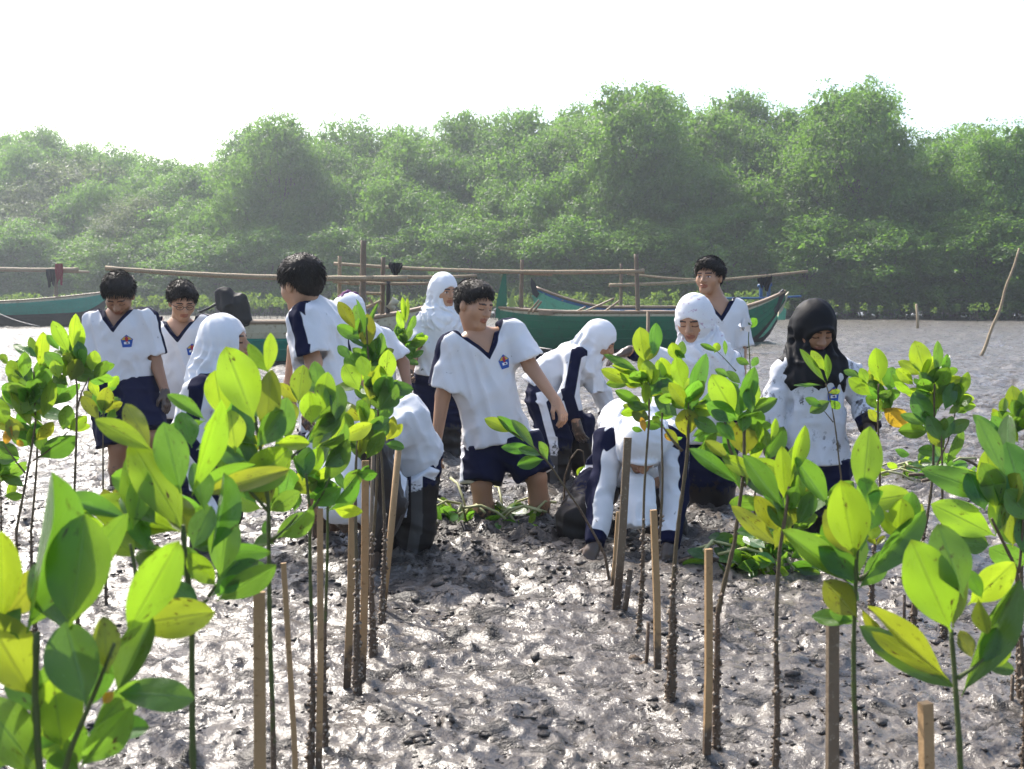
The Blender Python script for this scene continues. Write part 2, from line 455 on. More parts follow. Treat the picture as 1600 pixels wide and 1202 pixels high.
M['boat_mint'] = paint_mat('mint_boat_paint', (0.10, 0.36, 0.22), (0.06, 0.15, 0.1))
M['boat_cream'] = paint_mat('cream_boat_paint', (0.48, 0.44, 0.31), (0.16, 0.09, 0.05))
M['boat_dark'] = paint_mat('tarred_boat_bottom', (0.022, 0.020, 0.022), (0.07, 0.055, 0.045))
M['boat_wood'] = paint_mat('bare_boat_wood', (0.26, 0.18, 0.11), (0.10, 0.07, 0.05))
M['boat_black'] = paint_mat('black_boat_paint', (0.014, 0.013, 0.016), (0.09, 0.07, 0.05), 0.66)
M['boat_yellow'] = paint_mat('yellow_green_boat_paint', (0.36, 0.42, 0.14), (0.1, 0.12, 0.05))
M['boat_blue'] = paint_mat('blue_boat_paint', (0.03, 0.10, 0.22), (0.06, 0.07, 0.08))
M['rope'] = simple('pale_rope', (0.5, 0.47, 0.42), 0.8)
M['white_plastic'] = simple('white_plastic', (0.75, 0.74, 0.76), 0.4, 0.5, 0.08)
def flat(name, c):
    t = NT(name); return t.done(t.bsdf(t.mix(t.noise(200, 2, 0.5, t.objco()), c, tuple(q * 0.8 for q in c)), 0.7, 0.3))
M['em_blue'] = flat('emblem_blue', (0.025, 0.085, 0.36)); M['em_yellow'] = flat('emblem_yellow', (0.62, 0.42, 0.05))
M['em_red'] = flat('emblem_red', (0.36, 0.03, 0.05)); M['em_white'] = flat('emblem_white', (0.8, 0.8, 0.8)); M['em_dark'] = flat('emblem_dark', (0.05, 0.03, 0.10))

# ------------------------------------------------------------------ the mud flat
_fr = np.random.default_rng(11)
FOOT = []
for _ in range(210):
    fy = _fr.uniform(2.6, 9.5); fx = _fr.uniform(-0.5, 0.5) * fy; big = np.clip((fy - 3.2) / 3, .25, 1)
    FOOT.append((fx, fy, _fr.normal(0, .5), _fr.uniform(0.05, 0.17), _fr.uniform(0.022, 0.045), _fr.uniform(0.02, 0.05) * big))
LUMPS = []
for _ in range(2600):
    fy = 2.2 * (9.0 / 2.2) ** _fr.random(); fx = _fr.uniform(-0.55, 0.55) * fy
    LUMPS.append((fx, fy, _fr.uniform(0.008, 0.028) * (1 + 0.12 * fy), _fr.uniform(0.006, 0.024)))
for _ in range(420):                                   # trampled clods round the workers
    fx, fy = _fr.normal(-0.35, 0.5), _fr.normal(5.6, 0.55)
    LUMPS.append((fx, fy, _fr.uniform(0.025, 0.07), _fr.uniform(0.008, 0.028)))
LEGS = [(185, 7.0), (246, 7.05), (262, 7.6), (300, 7.6), (320, 5.2), (322, 5.4), (528, 5.55), (500, 5.45), (570, 7.2), (600, 7.2), (664, 8.4), (700, 8.4), (764, 6.05), (850, 6.05), (868, 7.2), (912, 7.35),
        (892, 5.5), (1030, 5.8), (1098, 6.4), (1120, 6.4), (1104, 7.7), (1134, 7.7), (1246, 5.6), (1300, 5.6), (612, 5.35), (636, 5.2), (570, 5.1)]
for lpx, lY in LEGS:                                   # churned rim round every sunk leg and hand
    lx = (lpx - CX) / FPX * lY * 1.0
    for k in range(26):
        a = _fr.uniform(0, 6.28); d = _fr.uniform(0.07, 0.20)
        LUMPS.append((lx + d * math.cos(a), lY + d * math.sin(a), _fr.uniform(0.018, 0.045), _fr.uniform(0.008, 0.024)))

def ground_h(x, y):
    x = np.asarray(x, np.float32); y = np.asarray(y, np.float32)
    far = np.clip((y - 3.6) / 2.2, 0, 1) * np.clip((30 - y) / 16, 0.25, 1)
    h = 0.028 * vn3(x * 0.9, y * 0.9, 0.5) + 0.020 * vn3(x * 2.3, y * 2.3, 3.5)
    r = 1 - np.abs(vn3(x * 3.1 + 9, y * 4.2, 7.5)) * 2
    r2 = 1 - np.abs(vn3(x * 7.7 + 3, y * 10.0, 9.5)) * 2
    h += (0.008 + 0.026 * far) * r + (0.007 + 0.020 * far) * r2
    wide = np.clip((y - 8) / 10, 0, 1) * np.clip((90 - y) / 40, 0.3, 1)
    h += wide * (0.07 * vn3(x * .8 + 4, y * .55, 8.5) + 0.065 * (1 - np.abs(vn3(x * 1.9, y * 1.2, 6.5)) * 2))
    h += (0.010 + 0.010 * far) * vn3(x * 17, y * 20, 1.5) + 0.0075 * vn3(x * 43, y * 47, 2.5)
    h += 0.0022 * vn3(x * 95, y * 95, 4.5)
    return h

ys = [-60, -25, -8, -2, 0.3, 1.2]
y = 1.8
while y < 14: ys.append(y); y *= 1.0050
while y < 125: ys.append(y); y *= 1.0125
ys += [150, 200, 290, 400]
ys = np.array(ys)
u = np.linspace(-1, 1, 430)
ex = np.array([0.004, 0.02, 0.1, 0.4, 1.0])
hw = np.where(ys > 0, 0.58 * np.abs(ys) + 0.6, 0.6)
core = u[None, :] * hw[:, None]
rt = hw[:, None] + (320 - hw[:, None]) * ex[None, :]
GX = np.concatenate([-rt[:, ::-1], core, rt], 1)
GY = np.repeat(ys[:, None], GX.shape[1], 1)
GZ = ground_h(GX, GY)
for (fx, fy, a, L_, W_, dp) in FOOT:
    j0, j1 = np.searchsorted(ys, [fy - 0.3, fy + 0.3])
    sx, sy = GX[j0:j1] - fx, GY[j0:j1] - fy
    ca, sa_ = math.cos(a), math.sin(a)
    q = np.sqrt(((sx * ca + sy * sa_) / L_) ** 2 + ((-sx * sa_ + sy * ca) / W_) ** 2) * (1 + .45 * vn3(sx * 16 + fx * 7, sy * 16, fy * 5))
    GZ[j0:j1] += -dp * np.clip(1 - q ** 2.5, 0, 1) + dp * 0.35 * np.exp(-((q - 1.35) / 0.28) ** 2)
for (fx, fy, rr, hh) in LUMPS:
    j0, j1 = np.searchsorted(ys, [fy - 0.2, fy + 0.2])
    sx, sy = GX[j0:j1] - fx, GY[j0:j1] - fy
    q = np.sqrt(sx * sx + sy * sy) / rr
    GZ[j0:j1] += hh * np.clip(1 - q * q, 0, 1) * (0.75 + 0.5 * vn3(sx * 60 + fx * 9, sy * 60, fy))
low = np.clip((0.004 - GZ) / 0.035, 0, 1)
ny_, nx_ = GX.shape
idx = np.arange(ny_ * nx_).reshape(ny_, nx_)
GF = np.stack([idx[:-1, :-1], idx[:-1, 1:], idx[1:, 1:], idx[1:, :-1]], -1).reshape(-1, 4)
g = obj('mud_flat', mesh_from('mud_flat', np.stack([GX, GY, GZ], -1).reshape(-1, 3), GF, True, [M['mud']], attrs={'low': low.ravel(), 'churn': (np.exp(-((GX + .1) / 1.1) ** 2 - ((GY - 6.0) / 1.1) ** 2) + .45 * np.clip((GY - 5) / 3, 0, 1)).ravel()}))
tag(g, kind='structure')

def gz(x, y): return float(ground_h(np.array([x]), np.array([y]))[0])

def gz_mesh(x, y):
    j = int(np.clip(np.searchsorted(ys, y) - 1, 0, len(ys) - 2)); f = (y - ys[j]) / (ys[j + 1] - ys[j])
    q = [float(np.interp(x, GX[k], GZ[k])) for k in (j, j + 1)]
    return q[0] + (q[1] - q[0]) * f

# loose clods of dark mud lying on the flat
def clods():
    r = np.random.default_rng(77)
    g_ = (1 + 5 ** .5) / 2
    ico = np.array([(-1, g_, 0), (1, g_, 0), (-1, -g_, 0), (1, -g_, 0), (0, -1, g_), (0, 1, g_), (0, -1, -g_), (0, 1, -g_), (g_, 0, -1), (g_, 0, 1), (-g_, 0, -1), (-g_, 0, 1)]) / 1.9
    tri = np.array([(0, 11, 5), (0, 5, 1), (0, 1, 7), (0, 7, 10), (0, 10, 11), (1, 5, 9), (5, 11, 4), (11, 10, 2), (10, 7, 6), (7, 1, 8), (3, 9, 4), (3, 4, 2), (3, 2, 6), (3, 6, 8), (3, 8, 9), (4, 9, 5), (2, 4, 11), (6, 2, 10), (8, 6, 7), (9, 8, 1)])
    V, F = [], []
    def one(x, y, s):
        v = ico * s * r.uniform(.6, 1.4, 3) * np.array([1.3, 1.0, .55]) * (1 + np.clip(r.normal(0, .26, (12, 1)), -.5, .6))
        a = r.uniform(0, 6.28); v = np.stack([v[:, 0] * math.cos(a) - v[:, 1] * math.sin(a), v[:, 0] * math.sin(a) + v[:, 1] * math.cos(a), v[:, 2]], 1)
        F.append(tri + 12 * len(V)); V.append(v + np.array([x, y, gz_mesh(x, y) + s * .16]))
    for _ in range(3600):
        y = 2.3 * (11.0 / 2.3) ** r.random(); x = r.uniform(-.56, .56) * y
        if vn3(x * 1.3, y * 1.3, 5.5) < r.uniform(-.5, .35): continue
        s = min(.0046 * math.exp(r.normal(0, .5)) * (1 + .12 * y), .017)
        one(x, y, s)
        for _k in range(r.integers(0, 4)): one(x + r.normal(0, s * 2.5), y + r.normal(0, s * 2.5), s * r.uniform(.4, .9))
    for _ in range(2200):
        x, y = r.normal(-.15, .9), r.normal(5.7, .85)
        one(x, y, r.uniform(.005, .014) * (.5 + r.random()))
    o = obj('mud_clods', mesh_from('mud_clods', np.concatenate(V), np.concatenate(F), True, [M['clod']]))
    tag(o, 'loose dark clods of mud scattered over the flat', 'mud clods', kind='stuff')
clods()

# ------------------------------------------------------------------ mangrove forest
def leaves_mesh(P, N, size, tone, name, mat, r, asp=0.5, flop=0.5):
    """rhombic leaves at points P facing about N"""
    n = len(P)
    N = N + r.normal(0, flop, (n, 3)); N /= np.linalg.norm(N, axis=1)[:, None]
    A = r.normal(0, 1, (n, 3)); A[:, 2] += 0.5
    A -= (A * N).sum(1)[:, None] * N; A /= np.linalg.norm(A, axis=1)[:, None]
    B = np.cross(N, A)
    s = size * r.uniform(0.65, 1.3, (n, 1))
    V = np.stack([P - A * s * 0.5, P + B * s * asp * 0.5 + N * s * 0.05, P + A * s * 0.5, P - B * s * asp * 0.5 + N * s * 0.05], 1).reshape(-1, 3)
    F = np.arange(n * 4).reshape(n, 4)
    return mesh_from(name, V, F, False, [mat], attrs={'tone': np.repeat(np.clip(tone, 0, 1), 4)})

def make_tree(seed, H, W, nl, lobes, base, leaf, mat):
    """trunk mesh + crown mesh, tree standing on the origin: H tall, W wide, foliage from height base*H"""
    r = np.random.default_rng(seed)
    mb = MB()
    top = np.array([r.normal(0, 0.04 * H), r.normal(0, 0.04 * H), 0.62 * H])
    def curve(a, b, bow, n=5):
        a, b = np.array(a, float), np.array(b, float); o = r.normal(0, bow, 3); 
        return [a + (b - a) * t + o * math.sin(math.pi * t) for t in np.linspace(0, 1, n)]
    tr = curve((0, 0, -0.2), top, 0.05 * H, 7)
    r0 = 0.016 * H + 0.03
    mb.tube(tr, list(np.linspace(r0, r0 * 0.45, 7)), 7)
    for k in range(6):                                        # arching prop roots
        a = r.uniform(0, 2 * math.pi); q = r.uniform(0.08, 0.16) * H; z = r.uniform(0.06, 0.16) * H
        mb.tube([(0, 0, z), (math.cos(a) * q * 0.6, math.sin(a) * q * 0.6, z * 0.8), (math.cos(a) * q, math.sin(a) * q, -0.15)], [r0 * 0.35, r0 * 0.3, r0 * 0.25], 5)
    LP, LN, LT = [], [], []
    C = []
    for k in range(lobes):
        f = (k + 0.5) / lobes
        z = base + (1 - base) * (f ** 0.9)
        prof = 1 - 0.62 * max(0, (z - .60) / .40) ** 3.0 - 0.35 * max(0, (.60 - z) / .60) ** 2
        a = k * 2.399 + r.uniform(-0.5, 0.5)
        rad = W * 0.5 * prof * r.uniform(0.35, 0.85)
        c = np.array([math.cos(a) * rad, math.sin(a) * rad, z * H * 0.93])
        s = W * r.uniform(0.17, 0.27) * (1.1 if z < 0.8 else 0.85)
        C.append((c, s))
        st = tr[min(6, 2 + int(4 * min(1, z * 0.8)))]
        mb.tube(curve(st, c, 0.03 * H, 4), [r0 * 0.42, r0 * 0.32, r0 * 0.22, r0 * 0.1], 5)
    tot = sum(s * s for _, s in C)
    for c, s in C:
        n = int(nl * s * s / tot)
        ncl = max(6, n // 26)
        d = r.normal(0, 1, (ncl, 3)); d /= np.linalg.norm(d, axis=1)[:, None]
        d[:, 2] = np.where(d[:, 2] < -0.25, -d[:, 2] * 0.7, d[:, 2])
        cc = c + d * s * (0.70 + 0.30 * r.random((ncl, 1)) ** 0.5) * np.array([1.1, 1.1, 0.85]) * (1 + .22 * np.sin(d[:, :1] * 7 + k) * np.sin(d[:, 1:2] * 6 + k * 2))
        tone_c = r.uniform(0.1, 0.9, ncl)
        for j in range(ncl):
            m = 26
            q = r.normal(0, 1, (m, 3)) * np.array([1, 1, 0.6]) * leaf * 1.25
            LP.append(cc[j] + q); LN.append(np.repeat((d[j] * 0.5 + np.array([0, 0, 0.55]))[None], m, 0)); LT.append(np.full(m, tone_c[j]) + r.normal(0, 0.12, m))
    P, N, T = np.concatenate(LP), np.concatenate(LN), np.concatenate(LT)
    sz = np.full(len(P), leaf)
    for c, s in C:                                          # broad inner leaves close the crown, darker tone puts its inner shade into colour
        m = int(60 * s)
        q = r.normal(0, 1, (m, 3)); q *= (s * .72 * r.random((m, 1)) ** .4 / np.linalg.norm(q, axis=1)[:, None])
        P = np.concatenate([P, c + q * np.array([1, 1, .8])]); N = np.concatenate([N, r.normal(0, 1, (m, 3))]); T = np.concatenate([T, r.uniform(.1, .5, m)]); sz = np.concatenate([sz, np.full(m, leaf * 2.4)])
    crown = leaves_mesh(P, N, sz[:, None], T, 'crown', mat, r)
    zt = np.percentile(P[:, 2], 99.6)
    return mb.mesh('trunk', [M['trunk']]), crown, zt

VT, VS = [], []
for k in range(4): VT.append(make_tree(100 + k, 14.0, 9.5, 30000, 30, 0.30, 0.23, M['foliage']))
for k in range(3): VS.append(make_tree(200 + k, 7.5, 7.0, 22000, 22, 0.10, 0.20, M['foliage']))
VP = [make_tree(300, 12.0, 9.0, 22000, 28, 0.25, 0.21, M['foliage_pale'])]

PROF = np.array([(-300, 215), (0, 207), (60, 204), (150, 214), (200, 232), (265, 240), (330, 250), (370, 228), (395, 205), (430, 184), (468, 205), (500, 195), (535, 176), (580, 192), (640, 196),
                 (690, 205), (740, 172), (800, 166), (860, 170), (900, 160), (985, 136), (1060, 148), (1120, 152), (1180, 143), (1215, 172), (1240, 160), (1290, 134), (1385, 138), (1412, 185), (1470, 180),
                 (1510, 192), (1545, 212), (1580, 200), (1620, 205), (1900, 215)], float)
def prof(px): return np.interp(px, PROF[:, 0], PROF[:, 1])
def front_y(x): return 84 - 0.45 * x
tr_rng = np.random.default_rng(5)
MARKS = [(-400, 'left of the far left boat'), (0, 'above the far left boat'), (110, 'above the leftmost boy'), (240, 'above the boy with glasses'), (330, 'above the laughing girl'), (420, 'above the boy seen from behind'),
         (520, 'above the boat posts'), (640, 'above the standing girl in white headscarf'), (720, 'above the centre boy'), (800, 'above the left half of the green boat'), (900, 'above the bending girl'),
         (980, 'above the tall boat mast'), (1060, 'above the upright boy'), (1150, 'above the green prow'), (1240, 'above the black-scarfed girl'), (1340, 'right of the black-scarfed girl'), (1430, 'above the short far post'), (1520, 'by the leaning pole'), (1620, 'right of the leaning pole')]
def mark(px): return [m for x, m in MARKS if px >= x][-1] if px >= -400 else MARKS[0][1]
def plant_tree(var, x, yy, H, label, group, wide=1.0):
    tm, cm, zt = var
    o = empty('mangrove_tree', (x, yy, gz(x, yy)), label, 'tree', group)
    s = H / zt
    o.rotation_euler = (0, 0, tr_rng.uniform(0, 6.28)); o.scale = (s * wide, s * wide, s)
    for nm, me in (('trunk', tm), ('crown', cm)):
        c = bpy.data.objects.new(nm, me); COL.objects.link(c); c.parent = o
    return o
# three rows: skyline trees, middle trees, low trees whose skirts reach the mud
rows = [(15.0, 5.0, 1.00, 'T', 'tall skyline mangrove tree', 'tall skyline mangrove trees'),
        (9.5, 4.6, 0.86, 'T', 'mangrove tree of the middle row', 'mangrove trees of the middle row'),
        (4.2, 4.3, 0.66, 'S', 'rounded mangrove tree behind the shore', 'rounded mangrove trees behind the shore'),
        (0.0, 4.4, 0.44, 'S', 'low bushy shore mangrove tree', 'low mangrove trees along the shore')]
for off, sp, kk, kind, lab, grp in rows:
    x = -62.0
    while x < 62:
        xx = x + tr_rng.uniform(-0.8, 0.8); yy = front_y(xx) + off * 0.9 + tr_rng.uniform(-1.2, 1.2); xx += off * 0.4
        px = 800 + FPX * xx / yy
        if kk < 1: top = HOR - (HOR - prof(px)) * kk * tr_rng.uniform(0.86, 1.1)
        else: top = prof(px) + tr_rng.uniform(-4, 14)
        H = at(px, top, yy)[2]
        var = VT[tr_rng.integers(4)] if kind == 'T' else VS[tr_rng.integers(3)]
        if px < 300 and kk in (0.86, 0.66) and tr_rng.random() < 0.45:
            plant_tree(VP[0], xx, yy, H, 'greyish pale ' + ('tall ' if kk > .8 else 'rounded ') + 'mangrove tree ' + mark(px), 'pale mangrove trees on the left', 1.0)
        else:
            wd = float(np.clip(sp * 1.9 / (9.5 if kind == 'T' else 7.0) / (H / (14.0 if kind == 'T' else 7.5)), 0.7, 1.5))
            plant_tree(var, xx, yy, H, lab + ' ' + mark(px), grp, wd)
        x += sp * tr_rng.uniform(0.85, 1.2)
# undergrowth closing the foot of the forest
for off, sp, hh in ((2.5, 3.4, 3.6), (7.0, 3.6, 4.4), (18.0, 4.0, 6.0)):
    x = -62.0
    while x < 62:
        xx = x + tr_rng.uniform(-0.6, 0.6); yy = front_y(xx) + off + tr_rng.uniform(-0.8, 0.8)
        o = plant_tree(VS[tr_rng.integers(3)], xx + off * .4, yy, hh * tr_rng.uniform(.8, 1.2), 'mangrove bush in the dark undergrowth ' + mark(800 + FPX * xx / yy), 'mangrove undergrowth', 1.35)
        o.name = 'mangrove_bush'; o['category'] = 'bush'
        x += sp * tr_rng.uniform(0.85, 1.15)
# individually recognisable crowns of the skyline
for px, top, d, lab in ((432, 182, 97, 'slender tree standing free above the dip in the skyline'),
                        (990, 134, 84, 'tall open-crowned mangrove tree with twigs sticking out of the top'),
                        (1335, 132, 78, 'tallest broad mangrove tree with sky gaps in its crown'),
                        (1570, 200, 74, 'mangrove tree at the right end of the skyline')):
    p = at(px, top, d)
    plant_tree(VT[int(px) % 4], p[0], d, p[2], lab, None, 0.8)

# ------------------------------------------------------------------ far planted saplings
def far_sapling(seed):
    r = np.random.default_rng(seed)
    mb = MB(); mb.tube([(0, 0, -0.05), (0.02, 0.01, 0.6), (r.normal(0, 0.04), 0, 1.25)], [0.022, 0.018, 0.012], 5)
    n = 34
    P = np.stack([r.normal(0, 0.19, n), r.normal(0, 0.19, n), r.uniform(1.0, 1.72, n)], 1)
    N = np.stack([r.normal(0, 1, n), r.normal(0, 1, n), np.full(n, 0.3)], 1)
    return mb.mesh('stem', [M['trunk']]), leaves_mesh(P, N, 0.26, r.uniform(0, 1, n), 'crown', M['sapling_far'], r, 0.5, 0.2)
FS = [far_sapling(40 + k) for k in range(3)]
fr_ = np.random.default_rng(3)
spans = [(-40, 480, 90, 0.80), (500, 880, 46, 0.88), (880, 1180, 50, 0.88), (1180, 1640, 26, 0.95)]
for a, b, n, depth in spans:
    for k in range(n):
        px = a + (b - a) * (k + fr_.random()) / n
        Y = (84 - 0.45 * (px - 800) / FPX * 80) * depth * fr_.uniform(0.93, 1.04)
        p = at(px, 500, Y)
        o = empty('planted_sapling', (p[0], Y, gz(p[0], Y)), 'small planted sapling in the far row ' + mark(px), 'sapling', 'far row of planted saplings')
        s = fr_.uniform(0.6, 1.05) * (0.7 if a > 1100 else 1.0); o.scale = (s, s, s); o.rotation_euler = (0, 0, fr_.uniform(0, 6.28))
        st, cr = FS[k % 3]
        for nm, me in (('stem', st), ('crown', cr)):
            c = bpy.data.objects.new(nm, me); COL.objects.link(c); c.parent = o

# ------------------------------------------------------------------ haze
def haze():
    mb = MB(); mb.bar((0, 170, -1.2), (0, 170, 24.0), (1, 0, 0), 680, 520)
    o = mb.build('haze', [], None, False)
    t = NT('haze_air'); v = t.n('VolumePrincipled')
    v.inputs['Color'].default_value = (0.84, 0.92, 1.0, 1); v.inputs['Density'].default_value = 0.00085; v.inputs['Anisotropy'].default_value = 0.45
    t.l(v.outputs[0], t.out.inputs['Volume'])
    o.data.materials.append(t.m)
    tag(o, 'pale haze in the air over the mud and before the forest', 'haze', kind='stuff')
haze()

# ------------------------------------------------------------------ boats
def hull(name_root, P0, P1, beam, zs, zk, bands, root, planks=True, ends=(0.35, 0.6)):
    """open wooden hull from P0 (stern, x,y) to P1 (bow): zs(t) sheer height, zk(t) keel height, bands [(fraction from keel, material)]"""
    P0, P1 = np.array([*P0, 0.0]), np.array([*P1, 0.0]); ax = unit(P1 - P0); L = np.linalg.norm(P1 - P0); lat = np.array([-ax[1], ax[0], 0])
    n, m = 34, 12
    ts = np.linspace(0, 1, n)
    def sec(t):
        w = beam * 0.5 * min(1, (t / ends[0]) ** 0.55 if t < ends[0] else 1) * min(1, ((1 - t) / ends[1]) ** 0.7 if t > 1 - ends[1] else 1)
        return max(w, 0.012)
    mb = MB()
    for sgn in (-1, 1):
        V = []
        for t in ts:
            w, a, b = sec(t), zk(t), zs(t)
            for j in range(m + 1):
                f = j / m
                V.append(P0 + ax * L * t + lat * sgn * w * (math.sin(f * math.pi / 2) ** 0.75) + np.array([0, 0, a + (b - a) * f]))
        F, mi = [], []
        for i in range(n - 1):
            for j in range(m):
                q = (i * (m + 1) + j, (i + 1) * (m + 1) + j, (i + 1) * (m + 1) + j + 1, i * (m + 1) + j + 1)
                F.append(q if sgn > 0 else q[::-1]); f = (j + .5) / m
                mi.append(next(k for k, (fr, _) in enumerate(bands) if f <= fr))
        o = len(mb.v); mb.v += [tuple(v) for v in V]; mb.f += [tuple(i + o for i in q) for q in F]; mb.m += mi
    h = mb.build('hull', [M[b[1]] for b in bands], root)
    for sgn in (-1, 1):                               # gunwale rail
        g = MB(); g.tube([P0 + ax * L * t + lat * sgn * sec(t) * 1.02 + np.array([0, 0, zs(t) + 0.01]) for t in ts], 0.035, 6)
        g.build('gunwale', M['boat_wood'], root)
    for f0 in (0.42, 0.62, 0.80) if planks else ():   # plank seams as proud battens
        for sgn in (-1, 1):
            g = MB(); g.tube([P0 + ax * L * t + lat * sgn * (sec(t) * (math.sin(f0 * math.pi / 2) ** 0.75) + 0.004) + np.array([0, 0, zk(t) + (zs(t) - zk(t)) * f0]) for t in ts[1:-1]], 0.009, 4)
            g.build('batten', M[bands[next(k for k, (fr, _) in enumerate(bands) if f0 <= fr)][1]], root)
    for t in np.linspace(0.12, 0.85, 7):              # thwarts
        g = MB(); w = sec(t); c = P0 + ax * L * t + np.array([0, 0, zs(t) - 0.06])
        g.bar(c - lat * w * .97, c + lat * w * .97, ax, 0.16, 0.03); g.build('thwart', M['boat_wood'], root, False)
    return P0, ax, L, lat

def pole(nm, a, b, r0, r1, root, mat='bamboo', n=9):
    a, b = np.array(a), np.array(b); mb = MB()
    pts, rad = [], []
    sag = np.array([0, 0, -0.012 * np.linalg.norm(b - a)])
    for i, t in enumerate(np.linspace(0, 1, n * 3 + 1)):
        pts.append(a + (b - a) * t + sag * 4 * t * (1 - t)); q = r0 + (r1 - r0) * t
        rad.append(q * (1.10 if i % 3 == 0 else 1.0))
    mb.tube(pts, rad, 8); return mb.build(nm, M[mat], root)

def cloth_hang(nm, c, w, h, mat, root, seed=0, label=None, cat=None):
    r = np.random.default_rng(seed); n, m = 14, 12; V = []
    for side_ in (0, 1):
        for j in range(m + 1):
            for i in range(n + 1):
                u_, v_ = i / n, j / m
                x = (u_ - .5) * w * (1 - .25 * v_ + .15 * math.sin(5 * v_)); y = .05 * math.sin(u_ * 17 + v_ * 3) * (0.3 + v_) + (.03 if side_ else -.03) * (1 + math.sin(v_ * 3))
                V.append((c[0] + x, c[1] + y, c[2] - v_ * h * (1 + .2 * math.sin(u_ * 6 + seed))))
    F = []; N = (m + 1) * (n + 1)
    for s_ in (0, 1):
        for j in range(m):
            for i in range(n):
                a = s_ * N + j * (n + 1) + i; q = (a, a + 1, a + n + 2, a + n + 1); F.append(q[::-1] if s_ else q)
    V = np.array(V); z = np.zeros(len(V)) - 1
    o = obj(nm, mesh_from(nm, V, np.array(F), True, [M[mat]], attrs={'stripe': z, 'mud': z * 0}), root)
    if label: tag(o, label, cat)
    return o

def prow(nm, pts, th, ydir, mat, root):
    """a shaped board: outline pts (world), thickness th along ydir"""
    pts = [np.array(p) for p in pts]; n = len(pts); d = unit(np.array(ydir)) * th / 2
    V = [p - d for p in pts] + [p + d for p in pts]
    F = [tuple(range(n)), tuple(range(2 * n - 1, n - 1, -1))] + [(i, (i + 1) % n, n + (i + 1) % n, n + i)[::-1] for i in range(n)]
    mb = MB(); mb.add(V, F); return mb.build(nm, M[mat], root, False)

# --- big dark green outrigger boat in the centre right
Yb = 25.0
def bpt(px, py, dy=0.0, Y=None): return at(px, py, (Yb if Y is None else Y) + dy)
b1 = empty('outrigger_boat', (at(1000, 550, Yb)[0], Yb, 0), 'long dark green outrigger boat with black forked prow, behind the bending girl', 'boat')
xa, xb = at(778, 520, Yb)[0], at(1226, 520, Yb)[0]
def zs1(t): return 0.94 + 0.10 * (max(0, .25 - t) / .25) ** 1.5 + 0.46 * (max(0, t - .72) / .28) ** 2.0
def zk1(t): return -0.05 + 0.55 * (max(0, .12 - t) / .12) ** 1.6 + 1.25 * (max(0, t - .80) / .20) ** 1.9
hull('b1', (xa, Yb + 0.5), (xb, Yb), 1.25, zs1, zk1, [(0.16, 'boat_dark'), (0.93, 'boat_green'), (1.01, 'boat_cream')], b1)
q = lambda px, py, dy=0.0: bpt(px, py, dy)
prow('prow_board', [q(1203, 476), q(1212, 462), q(1223, 452), q(1227, 458), q(1219, 476), q(1212, 492)], .10, (0, 1, 0), 'boat_black', b1)
prow('prow_tip', [q(1221, 470, .15), q(1228, 460, .15), q(1232, 456, .15), q(1230, 464, .15), q(1222, 486, .15), q(1215, 494, .15)], .08, (0, 1, 0), 'boat_cream', b1)
prow('stern_board', [q(774, 497, .5), q(776, 470, .5), q(786, 428, .5), q(791, 428, .5), q(792, 470, .5), q(791, 498, .5)], .10, (0, 1, 0), 'boat_green', b1)
prow('stern_fin', [q(794, 492, .7), q(795, 470, .7), q(801, 452, .7), q(804, 449, .7), q(803, 475, .7), q(799, 493, .7)], .07, (0, 1, 0), 'boat_yellow', b1)
pole('outrigger_boom', q(522, 412, 1.2), q(1007, 424, -.3), .034, .050, b1)
pole('mast_post', q(997, 491, -.25), q(994, 397, -.25), .050, .045, b1, 'stake_dark', 4)
pole('mast_post', q(814, 490, .5), q(816, 406, .5), .048, .040, b1, 'stake_dark', 4)
pole('boom_strut', q(818, 427, .5), q(863, 429, .5), .030, .026, b1, 'bamboo', 3)
for a, b in (((826, 488), (842, 469)), ((832, 489), (846, 471)), ((905, 490), (960, 466)), ((890, 491), (915, 480)), ((940, 490), (968, 470))):
    pole('oar', q(*a, -.1), q(*b, -.2), .022, .022, b1, 'boat_wood', 3)
for x0, x1, mt in ((842, 870, 'boat_wood'), (955, 975, 'boat_blue'), (1030, 1062, 'boat_blue'), (866, 900, 'boat_cream')):
    mb = MB(); mb.bar(q(x0, 489, .1), q(x1, 488, .1), (0, 0, 1), .10, .35); mb.build('deck_plank', M[mt], b1, False)
mb = MB(); A_, B_ = q(745, 508, -.3), q(862, 546, -6.0)
mb.tube([A_ + (B_ - A_) * t + np.array([0, 0, -.10 * math.sin(math.pi * t)]) for t in np.linspace(0, 1, 12)], .010, 5)
tag(mb.build('mooring_rope', M['rope']), 'thin pale mooring rope slanting down from the green boat', 'rope')

# --- mint boat behind it
Yb = 30.0
b2 = empty('outrigger_boat', (at(1000, 540, Yb)[0], Yb, 0), 'mint green boat with curled carved bow, lying behind the dark green boat', 'boat')
def zs2(t): return 1.02 + 0.55 * (max(0, .30 - t) / .30) ** 1.6 + 0.22 * (max(0, t - .85) / .15) ** 2
def zk2(t): return -0.05 + 0.95 * (max(0, .10 - t) / .10) ** 1.6 + 0.7 * (max(0, t - .9) / .1) ** 2
hull('b2', (at(834, 500, Yb)[0], Yb + .3), (at(1226, 500, Yb)[0], Yb + .8), 1.3, zs2, zk2, [(0.16, 'boat_dark'), (0.955, 'boat_mint'), (1.01, 'boat_blue')], b2, True, (0.45, 0.4))
prow('bow_board', [q(834, 487, .2), q(836, 476, .2), q(833, 466, .2), q(830, 462, .2), q(835, 461, .2), q(840, 466, .2), q(846, 461, .2), q(850, 458, .2), q(858, 465, .2), q(875, 474, .2), q(875, 487, .2)], .10, (0, 1, 0), 'boat_mint', b2)
